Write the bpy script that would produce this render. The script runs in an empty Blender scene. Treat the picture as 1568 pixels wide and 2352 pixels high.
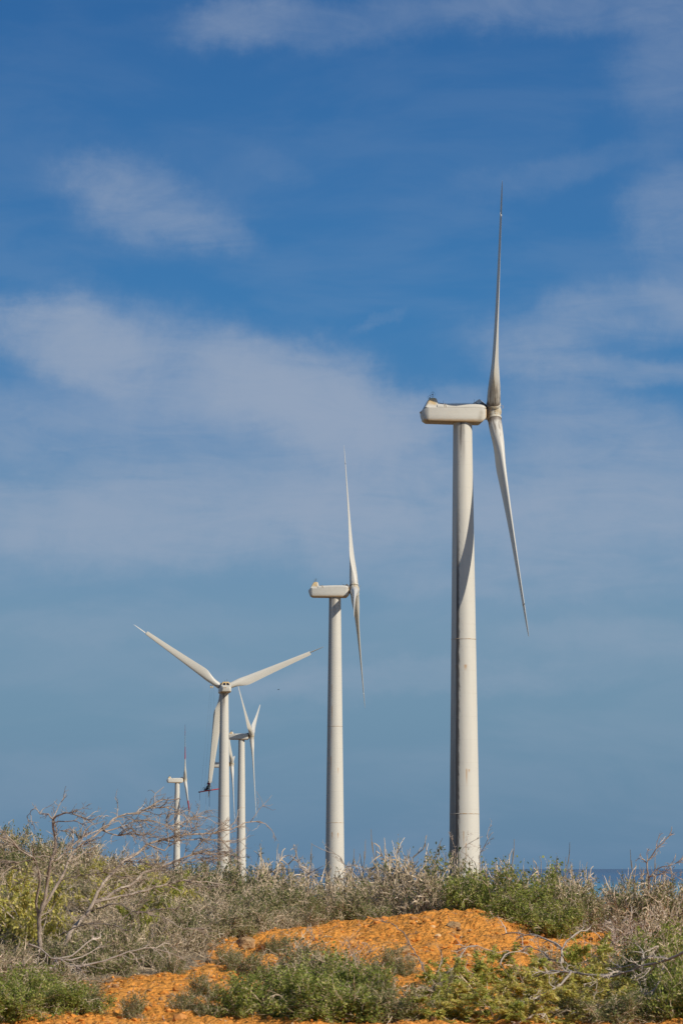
import bpy, bmesh, math, random
import numpy as np
from mathutils import Vector, Matrix, noise as mnoise

R = math.radians
C = bpy.context.scene.collection
scene = bpy.context.scene

# ------------------------------------------------------------------ camera
F = 6890.0            # focal length in units of a 1568 x 2352 picture
CX, CY, HOR = 784.0, 1176.0, 1994.5
PITCH = math.atan((HOR - CY) / F)
CZ = 1.7              # eye height
cam_data = bpy.data.cameras.new('camera')
cam = bpy.data.objects.new('camera', cam_data)
C.objects.link(cam)
cam_data.sensor_fit = 'VERTICAL'
cam_data.sensor_height = 36.0
cam_data.sensor_width = 24.0
cam_data.lens = 36.0 * F / 2352.0
cam_data.clip_start = 0.5
cam_data.clip_end = 120000.0
cam.location = (0, 0, CZ)
cam.rotation_euler = (math.pi / 2 + PITCH, 0, 0)
cam_data.dof.use_dof = True
cam_data.dof.focus_distance = 230.0
cam_data.dof.aperture_fstop = 7.0
scene.camera = cam

def P(px, py, D):
    """The world point a distance D ahead of the camera that the photo shows at (px, py)."""
    a, b = (px - CX) / F, (CY - py) / F
    x, y, z = a, math.cos(PITCH) - b * math.sin(PITCH), math.sin(PITCH) + b * math.cos(PITCH)
    k = D / y
    return Vector((x * k, D, CZ + z * k))

# ------------------------------------------------------------------ node helper
class NT:
    def __init__(s, tree):
        s.t = tree
        tree.nodes.clear()
    def n(s, kind, **kw):
        nd = s.t.nodes.new(kind)
        for k, v in kw.items():
            setattr(nd, k, v)
        return nd
    def link(s, a, b):
        s.t.links.new(a, b)
    def put(s, sock, v):
        if isinstance(v, bpy.types.NodeSocket):
            s.link(v, sock)
        elif isinstance(v, (tuple, list)) and len(v) == 3 and sock.type == 'RGBA':
            sock.default_value = (*v, 1)
        else:
            sock.default_value = v
    def m(s, op, a, b=None, c=None, clamp=False):
        nd = s.n('ShaderNodeMath', operation=op, use_clamp=clamp)
        for i, v in enumerate((a, b, c)):
            if v is not None:
                s.put(nd.inputs[i], v)
        return nd.outputs[0]
    def mix(s, f, a, b, blend='MIX'):
        nd = s.n('ShaderNodeMix', data_type='RGBA', blend_type=blend)
        s.put(nd.inputs[0], f); s.put(nd.inputs[6], a); s.put(nd.inputs[7], b)
        return nd.outputs[2]
    def sep(s, v):
        nd = s.n('ShaderNodeSeparateXYZ'); s.link(v, nd.inputs[0]); return nd.outputs
    def comb(s, x, y, z):
        nd = s.n('ShaderNodeCombineXYZ')
        for i, v in enumerate((x, y, z)): s.put(nd.inputs[i], v)
        return nd.outputs[0]
    def noise(s, vec, scale, detail=4, rough=0.5, dist=0.0):
        nd = s.n('ShaderNodeTexNoise')
        if vec is not None: s.link(vec, nd.inputs['Vector'])
        nd.inputs['Scale'].default_value = scale
        nd.inputs['Detail'].default_value = detail
        nd.inputs['Roughness'].default_value = rough
        nd.inputs['Distortion'].default_value = dist
        return nd.outputs
    def ss(s, v, lo, hi, a=0.0, b=1.0):
        nd = s.n('ShaderNodeMapRange', interpolation_type='SMOOTHSTEP')
        s.put(nd.inputs[0], v)
        nd.inputs[1].default_value = lo; nd.inputs[2].default_value = hi
        nd.inputs[3].default_value = a; nd.inputs[4].default_value = b
        return nd.outputs[0]
    def ramp(s, v, stops):
        nd = s.n('ShaderNodeValToRGB')
        s.put(nd.inputs[0], v)
        e = nd.color_ramp.elements
        while len(e) < len(stops): e.new(0.5)
        for el, (p, c) in zip(e, stops):
            el.position = p; el.color = (*c, 1)
        return nd.outputs[0]

def lin(r, g, b):
    f = lambda c: (c / 255 / 12.92) if c <= 10.3 else ((c / 255 + 0.055) / 1.055) ** 2.4
    return (f(r), f(g), f(b))

# ------------------------------------------------------------------ sun, sky, exposure
SUN_EL = R(33.5)
SUN_H = (0.80, -0.60)          # towards the sun: right of and behind the camera
sun_data = bpy.data.lights.new('sun', 'SUN')
sun_data.energy = 4.5
sun_data.angle = R(0.53)
sun_data.color = (1.0, 0.93, 0.82)
sun = bpy.data.objects.new('sun', sun_data)
C.objects.link(sun)
sd = Vector((SUN_H[0] * math.cos(SUN_EL), SUN_H[1] * math.cos(SUN_EL), math.sin(SUN_EL)))
sun.rotation_euler = sd.to_track_quat('Z', 'Y').to_euler()
sun.location = (60, -60, 60)

world = bpy.data.worlds.new('World')
scene.world = world
world.use_nodes = True
w = NT(world.node_tree)
tc = w.n('ShaderNodeTexCoord')
gen = tc.outputs['Generated']
dx, dy, dz = w.sep(gen)[:3]
sky = w.n('ShaderNodeTexSky', sky_type='NISHITA')
sky.sun_disc = False
sky.sun_elevation = SUN_EL
sky.sun_rotation = math.atan2(SUN_H[0], SUN_H[1])
sky.altitude = 0
sky.air_density = 1.0
sky.dust_density = 0.4
sky.ozone_density = 2.0
STR = 0.15
# colour of the low sky by elevation (a tropical sky with a polarised look), passing into the Nishita sky overhead
def zz(py): return math.sin(math.atan((HOR - py) / F))
low = [(2000, (97, 130, 160)), (1850, (104, 137, 164)), (1650, (111, 145, 170)), (1450, (116, 149, 175)), (1200, (102, 143, 178)),
       (950, (74, 128, 177)), (700, (62, 121, 175)), (450, (60, 115, 170)), (0, (50, 103, 160)), (-500, (42, 92, 150))]
ZR = zz(-500) - zz(2000)
stops = [((zz(p) - zz(2000)) / ZR, lin(*c)) for p, c in low]
rampc = w.ramp(w.m('DIVIDE', w.m('SUBTRACT', dz, zz(2000)), ZR), stops)
lowsky = w.mix(1.0, rampc, (1 / STR,) * 3, 'MULTIPLY')
base_sky = w.mix(w.ss(dz, 0.36, 0.62), lowsky, sky.outputs[0])
# thin cirrus: soft banks of noise at fixed directions in the sky
warp = w.noise(gen, 17.0, 9, 0.66)[1]
wv = w.n('ShaderNodeVectorMath', operation='SUBTRACT'); w.link(warp, wv.inputs[0]); wv.inputs[1].default_value = (.5, .5, .5)
wx, wy, wz = w.sep(wv.outputs[0])[:3]
WX = w.m('MULTIPLY_ADD', wx, 0.050, dx)
WZ = w.m('MULTIPLY_ADD', wz, 0.030, dz)
def dirxz(px, py):
    v = (P(px, py, 100) - Vector((0, 0, CZ))).normalized()
    return v.x, v.z
def blob(px, py, a, b, rot, wt):
    x0, z0 = dirxz(px, py)
    c, s_ = math.cos(R(rot)), math.sin(R(rot))
    ex = w.m('SUBTRACT', WX, x0); ez = w.m('SUBTRACT', WZ, z0)
    p = w.m('ADD', w.m('MULTIPLY', ex, c * F / a), w.m('MULTIPLY', ez, s_ * F / a))
    q = w.m('ADD', w.m('MULTIPLY', ex, -s_ * F / b), w.m('MULTIPLY', ez, c * F / b))
    r2 = w.m('ADD', w.m('MULTIPLY', p, p), w.m('MULTIPLY', q, q))
    return w.m('MULTIPLY', w.m('EXPONENT', w.m('MULTIPLY', w.m('POWER', r2, 1.8), -1.0)), wt)
# (px, py, half length, half height, rotation counter-clockwise, weight)
BLOBS = [(330, 455, 190, 90, -14, 0.36), (480, 525, 120, 45, -12, 0.25), (240, 420, 90, 60, -30, 0.2),
         (800, 35, 420, 55, 4, 0.20), (1350, 10, 330, 55, -3, 0.20), (540, 40, 130, 50, 10, 0.22),
         (150, 790, 200, 85, -8, 0.85), (70, 745, 90, 40, -5, 0.25), (420, 850, 340, 120, -16, 0.74), (690, 920, 230, 115, -28, 0.90), (760, 1000, 260, 100, -12, 0.6),
         (330, 1190, 600, 115, 2, 0.82), (180, 990, 330, 90, -6, 0.42), (930, 1160, 330, 120, 4, 0.55), (960, 950, 170, 70, 10, 0.5),
         (1400, 720, 320, 80, 6, 0.50), (1430, 855, 240, 38, -5, 0.42), (1250, 830, 130, 80, -20, 0.3), (1340, 1000, 260, 90, -10, 0.52),
         (1420, 1190, 330, 120, 2, 0.72), (1540, 500, 110, 120, 20, 0.30), (1520, 130, 120, 150, 10, 0.22), (640, 390, 90, 30, -20, 0.05),
         (850, 750, 60, 18, 35, 0.14), (900, 1560, 520, 40, 2, 0.26), (300, 1440, 420, 35, 2, 0.12), (1450, 1480, 300, 45, -3, 0.2),
         (1150, 1330, 420, 50, -3, 0.3), (1300, 380, 300, 40, 12, 0.12)]
tot = None
for bl in BLOBS:
    v = blob(*bl)
    tot = v if tot is None else w.m('ADD', tot, v)
rotn = w.n('ShaderNodeMapping'); w.link(gen, rotn.inputs['Vector'])
rotn.inputs['Rotation'].default_value = (0, R(-20), 0)
rotn.inputs['Scale'].default_value = (8, 8, 26)
n1 = w.noise(rotn.outputs[0], 1.6, 7, 0.56, 0.5)[0]
rot2 = w.n('ShaderNodeMapping'); w.link(gen, rot2.inputs['Vector'])
rot2.inputs['Rotation'].default_value = (0, R(14), 0)
rot2.inputs['Scale'].default_value = (20, 20, 85)
n2 = w.noise(rot2.outputs[0], 1.3, 9, 0.66, 1.2)[0]
n3 = w.noise(gen, 34.0, 8, 0.62, 0.8)[0]
tex = w.m('ADD', w.m('ADD', w.m('MULTIPLY', n1, 0.55), w.m('MULTIPLY', n2, 0.65)), w.m('MULTIPLY', n3, 0.65))      # about 0.92 on average
tex = w.ss(tex, 0.60, 1.22, 0.38, 1.28)
dens = w.m('MULTIPLY', tot, tex)
veil = w.m('MULTIPLY', w.ss(n1, 0.42, 0.72), w.ss(dz, 0.29, 0.10, 0.05, 0.13))
dens = w.m('MULTIPLY', w.m('SUBTRACT', 1.0, w.m('EXPONENT', w.m('MULTIPLY', w.m('ADD', dens, veil), -1.5))), 0.88)
cl = lin(154, 168, 189)
cloudc = tuple(c / STR for c in cl)
allsky = w.mix(dens, base_sky, cloudc)
bg = w.n('ShaderNodeBackground')
w.link(allsky, bg.inputs[0]); bg.inputs[1].default_value = STR
wo = w.n('ShaderNodeOutputWorld')
w.link(bg.outputs[0], wo.inputs[0])

scene.view_settings.view_transform = 'Standard'
scene.view_settings.look = 'None'
scene.view_settings.exposure = 0.0
scene.view_settings.gamma = 1.0

# ------------------------------------------------------------------ object helpers
def link_mesh(name, verts, faces, mat, parent=None, smooth=False):
    me = bpy.data.meshes.new(name)
    me.from_pydata([tuple(v) for v in verts], [], faces)
    me.update()
    if smooth:
        me.polygons.foreach_set('use_smooth', [True] * len(me.polygons))
    if mat is not None:
        me.materials.append(mat)
    o = bpy.data.objects.new(name, me)
    C.objects.link(o)
    if parent is not None:
        o.parent = parent
    return o

def thing(name, label, cat, loc=(0, 0, 0), group=None):
    o = bpy.data.objects.new(name, None)
    C.objects.link(o)
    o.location = loc
    o.empty_display_size = 0.3
    tag(o, label, cat, group)
    return o

def tag(o, label=None, cat=None, group=None, kind=None):
    if label: o['label'] = label
    if cat: o['category'] = cat
    if group: o['group'] = group
    if kind: o['kind'] = kind
    return o

class Geo:
    """Collects tubes, leaves, boxes and lofts; build() links them as one mesh object."""
    def __init__(s): s.v = []; s.f = []; s.n = 0
    def add(s, verts, faces):
        k = s.n
        s.v.extend(verts); s.n += len(verts)
        s.f.extend([tuple(i + k for i in f) for f in faces])
    def tube(s, pts, radii, sides=3, cap=True):
        n = len(pts)
        ring = []
        prev = None
        for i, p in enumerate(pts):
            t = (pts[min(i + 1, n - 1)] - pts[max(i - 1, 0)])
            if t.length < 1e-9: t = Vector((0, 0, 1))
            t.normalize()
            if prev is None:
                u = t.orthogonal().normalized()
            else:
                u = prev - t * prev.dot(t)
                u = u.normalized() if u.length > 1e-6 else t.orthogonal().normalized()
            prev = u
            v_ = t.cross(u)
            for j in range(sides):
                a = 2 * math.pi * j / sides
                ring.append(p + (u * math.cos(a) + v_ * math.sin(a)) * radii[i])
        fs = []
        for i in range(n - 1):
            for j in range(sides):
                j2 = (j + 1) % sides
                fs.append((i * sides + j, i * sides + j2, (i + 1) * sides + j2, (i + 1) * sides + j))
        if cap and sides > 2:
            fs.append(tuple(range(sides))[::-1])
            fs.append(tuple((n - 1) * sides + j for j in range(sides)))
        s.add(ring, fs)
    def loft(s, rings, cap0=True, cap1=True):
        k = len(rings[0]); n = len(rings)
        vs = [Vector(p) for r_ in rings for p in r_]
        fs = []
        for i in range(n - 1):
            for j in range(k):
                j2 = (j + 1) % k
                fs.append((i * k + j, i * k + j2, (i + 1) * k + j2, (i + 1) * k + j))
        if cap0: fs.append(tuple(range(k))[::-1])
        if cap1: fs.append(tuple((n - 1) * k + j for j in range(k)))
        s.add(vs, fs)
    def box(s, c, h, rot=None):
        c = Vector(c); vs = []
        for sx in (-1, 1):
            for sy in (-1, 1):
                for sz in (-1, 1):
                    v = Vector((sx * h[0], sy * h[1], sz * h[2]))
                    if rot is not None: v = rot @ v
                    vs.append(c + v)
        s.add(vs, [(0, 1, 3, 2), (4, 6, 7, 5), (0, 4, 5, 1), (2, 3, 7, 6), (0, 2, 6, 4), (1, 5, 7, 3)])
    def build(s, name, mat, parent=None, smooth=False):
        return link_mesh(name, s.v, s.f, mat, parent, smooth)

def sub(o, levels=1):
    m = o.modifiers.new('Subdivision', 'SUBSURF'); m.levels = levels; m.render_levels = levels
    return o
def bevel(o, wd, seg=2):
    m = o.modifiers.new('Bevel', 'BEVEL'); m.width = wd; m.segments = seg; m.limit_method = 'ANGLE'
    return o

# ------------------------------------------------------------------ materials
def new_mat(name):
    m = bpy.data.materials.new(name)
    m.use_nodes = True
    return m, NT(m.node_tree)

def finish(t, color, rough=0.6, spec=0.3, bump=None, bump_str=0.3, bump_dist=0.05):
    b = t.n('ShaderNodeBsdfPrincipled')
    t.put(b.inputs['Base Color'], color)
    t.put(b.inputs['Roughness'], rough)
    b.inputs['Specular IOR Level'].default_value = spec
    if bump is not None:
        bn = t.n('ShaderNodeBump')
        bn.inputs['Strength'].default_value = bump_str
        bn.inputs['Distance'].default_value = bump_dist
        t.link(bump, bn.inputs['Height'])
        t.link(bn.outputs[0], b.inputs['Normal'])
    o = t.n('ShaderNodeOutputMaterial')
    t.link(b.outputs[0], o.inputs[0])
    return b

def plain(name, col, rough=0.6, spec=0.3, var=0.12, scale=6):
    m, t = new_mat(name)
    tcn = t.n('ShaderNodeTexCoord')
    n = t.noise(tcn.outputs['Object'], scale, 4)[0]
    c = t.mix(t.ss(n, 0.3, 0.7), tuple(x * (1 - var) for x in col), tuple(min(1, x * (1 + var)) for x in col))
    finish(t, c, rough, spec)
    return m

WHITE = (0.58, 0.545, 0.46)
DIRT = (0.13, 0.11, 0.09)
RUST = (0.42, 0.22, 0.07)

def tower_mat(name, oil, spots, top_dirt, seam, H_, R0, R1):
    """White steel tower: weld seams, rust runs and an oil stain down one side. x/R runs across the face, z up."""
    m, t = new_mat(name)
    tcn = t.n('ShaderNodeTexCoord'); ob = tcn.outputs['Object']
    x, y, z = t.sep(ob)[:3]
    rad = t.m('SQRT', t.m('ADD', t.m('MULTIPLY', x, x), t.m('MULTIPLY', y, y)))
    nx = t.m('DIVIDE', x, rad)
    front = t.ss(y, 0.1, -0.1)
    stv = t.comb(t.m('MULTIPLY', x, 6.0), t.m('MULTIPLY', y, 6.0), t.m('MULTIPLY', z, 0.22))
    streak = t.noise(stv, 1.0, 5, 0.6)[0]
    big = t.noise(ob, 0.35, 4, 0.6)[0]
    fine = t.noise(ob, 9.0, 4, 0.6)[0]
    col = t.mix(t.ss(streak, 0.45, 0.8, 0, 0.35), WHITE, (0.46, 0.43, 0.365))
    col = t.mix(t.ss(big, 0.45, 0.75, 0, 0.25), col, (0.49, 0.465, 0.41))
    # weld seams
    fr = t.m('FRACT', t.m('DIVIDE', z, seam))
    line = t.m('MULTIPLY', t.ss(fr, 0.0, 0.012, 1, 0), t.ss(fine, 0.3, 0.6, 0.15, 0.6))
    col = t.mix(line, col, (0.33, 0.28, 0.21))
    # rust spots with runs below
    for (sx, sz, wx_, up, down) in spots:
        ex = t.m('DIVIDE', t.m('SUBTRACT', nx, sx), wx_)
        gx = t.m('EXPONENT', t.m('MULTIPLY', t.m('MULTIPLY', ex, ex), -1.0))
        e = t.m('SUBTRACT', z, sz)
        gz = t.m('MULTIPLY', t.ss(e, up, 0.0), t.ss(e, -down, 0.0))
        g = t.m('MULTIPLY', t.m('MULTIPLY', gx, gz), front)
        g = t.m('MULTIPLY', g, t.ss(streak, 0.2, 0.6, 0.5, 1.1))
        col = t.mix(t.m('MINIMUM', t.m('MULTIPLY', g, 0.8), 0.7), col, RUST)
    # dirty drip under the nacelle
    if top_dirt:
        e = t.m('SUBTRACT', z, H_)
        wig = t.m('MULTIPLY_ADD', t.m('SUBTRACT', big, 0.5), 0.8, nx)
        gx = t.m('MULTIPLY', t.ss(wig, -0.45, -0.2), t.ss(wig, 0.35, -0.05))
        g = t.m('MULTIPLY', t.m('MULTIPLY', gx, t.ss(e, -4.5, -0.2)), t.ss(streak, 0.3, 0.65, 0.2, 1.0))
        col = t.mix(t.m('MULTIPLY', t.m('MULTIPLY', g, front), top_dirt), col, DIRT)
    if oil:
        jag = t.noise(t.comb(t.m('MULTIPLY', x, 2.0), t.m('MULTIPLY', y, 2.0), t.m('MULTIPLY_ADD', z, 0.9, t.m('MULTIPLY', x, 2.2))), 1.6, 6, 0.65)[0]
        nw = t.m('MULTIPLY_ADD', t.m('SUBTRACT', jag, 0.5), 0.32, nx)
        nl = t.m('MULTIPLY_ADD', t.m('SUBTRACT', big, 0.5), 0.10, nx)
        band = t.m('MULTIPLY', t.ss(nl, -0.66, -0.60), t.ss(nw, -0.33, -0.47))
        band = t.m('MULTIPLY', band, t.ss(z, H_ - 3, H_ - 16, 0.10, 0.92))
        wide = t.m('MULTIPLY', t.ss(nl, -0.35, -0.62), t.ss(z, H_ * 0.75, H_ * 0.05, 0.0, 0.85))  # oily lee side, darkened further in colour to deepen its shade
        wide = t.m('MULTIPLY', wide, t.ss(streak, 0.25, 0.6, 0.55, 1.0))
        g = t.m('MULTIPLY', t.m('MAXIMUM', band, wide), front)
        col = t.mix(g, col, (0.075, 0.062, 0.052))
        # thin grime wisps blown right of the stain
        wis = t.noise(t.comb(t.m('MULTIPLY', x, 3.0), 0.0, t.m('MULTIPLY_ADD', x, 5.0, t.m('MULTIPLY', z, 2.4))), 1.3, 5, 0.7)[0]
        g2 = t.m('MULTIPLY', t.m('MULTIPLY', t.ss(wis, 0.52, 0.72, 0, 0.75), t.ss(nx, 0.1, -0.40)), t.m('MULTIPLY', t.ss(z, H_ * 0.2, H_ * 0.4), front))
        g2 = t.m('MULTIPLY', g2, t.ss(nx, -0.7, -0.45))
        col = t.mix(g2, col, (0.28, 0.25, 0.21))
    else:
        g = t.m('MULTIPLY', t.ss(nx, -0.55, -0.75, 0, 0.55), front)  # shade of the left edge strengthened in the paint colour
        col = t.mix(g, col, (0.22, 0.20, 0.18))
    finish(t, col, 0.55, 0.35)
    return m

def shell_mat(name, stain):
    m, t = new_mat(name)
    tcn = t.n('ShaderNodeTexCoord'); ob = tcn.outputs['Object']
    x, y, z = t.sep(ob)[:3]
    big = t.noise(ob, 0.9, 5, 0.6)[0]
    fine = t.noise(ob, 7, 4, 0.6)[0]
    col = t.mix(t.ss(big, 0.4, 0.75, 0, 0.4), WHITE, (0.47, 0.43, 0.355))
    # rusty ochre grime along the underside and on the cab
    zz_ = t.m('MULTIPLY_ADD', t.m('SUBTRACT', big, 0.5), 0.30, z)
    col = t.mix(t.m('MULTIPLY', t.ss(zz_, -0.72, -1.02), 0.9), col, (0.34, 0.21, 0.09))
    g = t.m('MULTIPLY', t.ss(x, -2.2, -2.6), t.ss(zz_, 0.30, 0.55))
    col = t.mix(t.m('MULTIPLY', g, t.ss(big, 0.3, 0.55, 0.15, 0.9)), col, (0.50, 0.33, 0.12))
    g = t.m('MULTIPLY', t.ss(t.m('MULTIPLY_ADD', t.m('SUBTRACT', fine, 0.5), 0.25, x), 1.80, 1.97), 0.75)
    col = t.mix(g, col, (0.46, 0.27, 0.08))
    if stain:
        ex = t.m('DIVIDE', t.m('SUBTRACT', t.m('MULTIPLY_ADD', t.m('SUBTRACT', z, -0.3), -0.25, x), 1.5), 0.22)
        gx = t.m('EXPONENT', t.m('MULTIPLY', t.m('MULTIPLY', ex, ex), -1.0))
        gg = t.m('MULTIPLY', gx, t.m('MULTIPLY', t.ss(z, 0.1, -0.3), t.ss(big, 0.25, 0.6, 0.2, 0.6)))
        col = t.mix(gg, col, (0.30, 0.25, 0.17))
    finish(t, col, 0.5, 0.35)
    return m

L_BLADE = 22.0
def blade_mat(name, bands=False, dirty=0.0):
    m, t = new_mat(name)
    tcn = t.n('ShaderNodeTexCoord'); ob = tcn.outputs['Object']
    x, y, z = t.sep(ob)[:3]
    sv = t.comb(t.m('MULTIPLY', x, 5), t.m('MULTIPLY', y, 5), t.m('MULTIPLY', z, 0.5))
    st = t.noise(sv, 1.0, 5, 0.65)[0]
    col = t.mix(t.ss(st, 0.4, 0.8, 0, 0.4), WHITE, (0.47, 0.44, 0.385))
    if dirty:
        sv2 = t.comb(t.m('MULTIPLY', x, 4), t.m('MULTIPLY', y, 4), t.m('MULTIPLY', z, 0.35))
        s2 = t.noise(sv2, 1.0, 4, 0.7)[0]
        g = t.m('MULTIPLY', t.ss(s2, 0.46, 0.60), t.ss(z, 4.4, 1.2, 0.0, dirty))
        g = t.m('MAXIMUM', g, t.m('MULTIPLY', t.ss(t.m('MULTIPLY_ADD', s2, 0.6, z), 1.75, 1.2), dirty))
        col = t.mix(g, col, (0.12, 0.085, 0.06))
    if bands:
        a = t.m('MULTIPLY', t.m('GREATER_THAN', z, 0.39 * L_BLADE), t.m('LESS_THAN', z, 0.60 * L_BLADE))
        b = t.m('GREATER_THAN', z, 0.80 * L_BLADE)
        col = t.mix(t.m('MAXIMUM', a, b), col, (0.55, 0.045, 0.03))
    finish(t, col, 0.45, 0.4)
    return m

def twig_mat(name, c0, c1, c2):
    m, t = new_mat(name)
    g = t.n('ShaderNodeNewGeometry')
    col = t.ramp(g.outputs['Random Per Island'], [(0.0, c0), (0.5, c1), (1.0, c2)])
    finish(t, col, 0.85, 0.1)
    return m

def leaf_mat(name, stops, trans=0.45):
    m, t = new_mat(name)
    g = t.n('ShaderNodeNewGeometry')
    col = t.ramp(g.outputs['Random Per Island'], stops)
    d = t.n('ShaderNodeBsdfPrincipled'); t.link(col, d.inputs['Base Color'])
    d.inputs['Roughness'].default_value = 0.6; d.inputs['Specular IOR Level'].default_value = 0.25
    tr = t.n('ShaderNodeBsdfTranslucent'); t.link(col, tr.inputs[0])
    mx = t.n('ShaderNodeMixShader'); mx.inputs[0].default_value = trans
    t.link(d.outputs[0], mx.inputs[1]); t.link(tr.outputs[0], mx.inputs[2])
    o = t.n('ShaderNodeOutputMaterial'); t.link(mx.outputs[0], o.inputs[0])
    return m

M_twig = twig_mat('dry_twig', (0.24, 0.18, 0.11), (0.50, 0.385, 0.25), (0.76, 0.61, 0.44))
M_pale = twig_mat('pale_twig', (0.34, 0.27, 0.20), (0.52, 0.43, 0.34), (0.66, 0.56, 0.45))
M_dark_twig = twig_mat('brown_twig', (0.30, 0.24, 0.17), (0.44, 0.36, 0.27), (0.22, 0.17, 0.12))
M_bark = None
M_tree_twig = twig_mat('tree_twig', (0.27, 0.205, 0.15), (0.45, 0.36, 0.27), (0.18, 0.135, 0.095))
M_green = leaf_mat('green_leaf', [(0, (0.14, 0.18, 0.03)), (0.45, (0.27, 0.315, 0.058)), (0.8, (0.42, 0.44, 0.10)), (1, (0.56, 0.46, 0.19))])
M_olive = leaf_mat('olive_leaf', [(0, (0.14, 0.165, 0.05)), (0.5, (0.23, 0.245, 0.08)), (0.85, (0.34, 0.315, 0.13)), (1, (0.47, 0.38, 0.19))])
M_yellow = leaf_mat('yellow_leaf', [(0, (0.38, 0.38, 0.07)), (0.4, (0.56, 0.50, 0.11)), (0.8, (0.72, 0.60, 0.17)), (1, (0.78, 0.62, 0.26))])
M_lime = leaf_mat('lime_leaf', [(0, (0.28, 0.34, 0.06)), (0.5, (0.46, 0.47, 0.09)), (1, (0.66, 0.56, 0.17))])

def bark_mat():
    m, t = new_mat('weathered_bark')
    tcn = t.n('ShaderNodeTexCoord')
    a = t.noise(tcn.outputs['Object'], 5, 5, 0.65)[0]
    b = t.noise(tcn.outputs['Object'], 40, 3, 0.6)[0]
    col = t.ramp(t.m('MULTIPLY_ADD', b, 0.35, t.m('MULTIPLY', a, 0.8)), [(0.3, (0.13, 0.095, 0.07)), (0.5, (0.27, 0.21, 0.16)), (0.75, (0.50, 0.41, 0.32))])
    finish(t, col, 0.85, 0.1, b, 0.5, 0.02)
    return m
M_bark = bark_mat()
M_black = plain('black_sheet', (0.025, 0.023, 0.022), 0.7, 0.2)
M_steel = plain('dark_steel', (0.10, 0.095, 0.09), 0.5, 0.5)
M_glass = plain('dark_glass', (0.018, 0.020, 0.026), 0.15, 0.6, 0.05)
M_grille = plain('rusty_grille', (0.50, 0.37, 0.22), 0.7, 0.2, 0.3, 12)
M_ylw = plain('yellow_plastic', (0.70, 0.42, 0.06), 0.5, 0.3)
M_redp = plain('red_platform', (0.55, 0.05, 0.04), 0.5, 0.3)
M_rope = plain('grey_rope', (0.20, 0.22, 0.24), 0.8, 0.1)
M_shaft = plain('oily_shaft', (0.10, 0.065, 0.035), 0.6, 0.3, 0.3)
M_rustbolt = plain('rust_bolt', (0.22, 0.10, 0.035), 0.8, 0.2, 0.3)
M_hubm = None

# ------------------------------------------------------------------ ground
def sm(a, b, v):
    t = np.clip((v - a) / (b - a), 0, 1)
    return t * t * (3 - 2 * t)
BY = [-200, -50, 0, 30, 45, 50, 55, 60, 63, 67, 80, 120, 250, 450, 600, 800, 1050, 1300, 1500, 1700, 4000]
BZ = [-1.9, -1.8, -1.7, -2.5, -2.36, -2.02, -1.66, -1.34, -1.22, -1.34, -1.55, -2.3, -4.5, -5.0, -9, -9.5, -13, -15.5, -20, -27, -40]
def ground(x, y):
    x = np.asarray(x, float); y = np.asarray(y, float)
    h = np.interp(y, BY, BZ) + CZ
    h = h + 1.35 * sm(-0.8, -7.0, x) * sm(53, 77, y) * (1 - sm(85, 150, y))
    h = h + 0.36 * np.exp(-((x - 2.3) / 1.9) ** 2 - ((y - 61.3) / 2.4) ** 2)
    h = h + 0.12 * np.exp(-((x + 1.3) / 1.0) ** 2 - ((y - 59.0) / 1.6) ** 2)
    h = h - 0.16 * sm(2.6, 5.5, x) * sm(52, 60, y) * (1 - sm(75, 100, y))
    return h
def gz(x, y): return float(ground(x, y))

def graded(a, b, step, far, ratio=1.18, near_extra=None):
    v = list(np.arange(a, b + 1e-6, step))
    s = step; up = b; dn = a; hi = []; lo = []
    while up < far[1]:
        s *= ratio; up += s; hi.append(up)
    s = step
    while dn > far[0]:
        s *= ratio; dn -= s; lo.append(dn)
    return np.array(lo[::-1] + v + hi)
xs = graded(-9.5, 9.5, 0.085, (-4000, 4000))
ys = graded(43.5, 66, 0.085, (-60, 2600))
X, Y = np.meshgrid(xs, ys)
Z = ground(X, Y)
near = (np.abs(X) < 12) & (Y > 40) & (Y < 72)
idx = np.argwhere(near)
for i, j in idx:
    p = Vector((X[i, j], Y[i, j] * 0.8, 0.0))
    Z[i, j] += 0.10 * mnoise.fractal(p * 1.1, 0.9, 2.0, 4) + 0.09 * abs(mnoise.noise(p * 2.7)) + 0.065 * mnoise.noise(p * 4.6) + 0.036 * mnoise.noise(p * 9.5)
nx_, ny_ = len(xs), len(ys)
verts = np.stack([X.ravel(), Y.ravel(), Z.ravel()], 1)
faces = [(j * nx_ + i, j * nx_ + i + 1, (j + 1) * nx_ + i + 1, (j + 1) * nx_ + i) for j in range(ny_ - 1) for i in range(nx_ - 1)]
# where plant litter and dry leaf fall lie over the orange soil
def litter(x, y):
    left = sm(-2.2, -4.2, x + 0.9 * np.sin(y * 0.9) * 0.4 - (y - 52) * 0.22)
    left = left * sm(49.5, 52.5, y)
    back = sm(63.4, 65.0, y + 0.35 * np.sin(x * 1.7) - 0.25 * np.abs(x - 2.0))
    return np.clip(np.maximum(left, back), 0, 1)
M_soil, t = new_mat('orange_soil')
tcn = t.n('ShaderNodeTexCoord'); ob = tcn.outputs['Object']
at = t.n('ShaderNodeAttribute', attribute_name='litter')
a = t.noise(ob, 0.8, 5, 0.6)[0]
b = t.noise(ob, 6.0, 6, 0.65)[0]
c = t.noise(ob, 28.0, 4, 0.6)[0]
v = t.n('ShaderNodeTexVoronoi'); t.link(ob, v.inputs['Vector']); v.inputs['Scale'].default_value = 11
soil = t.ramp(t.m('ADD', t.m('MULTIPLY', a, 0.5), t.m('MULTIPLY', b, 0.5)), [(0.30, (0.56, 0.205, 0.033)), (0.5, (0.72, 0.295, 0.055)), (0.68, (0.79, 0.37, 0.09))])
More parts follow.
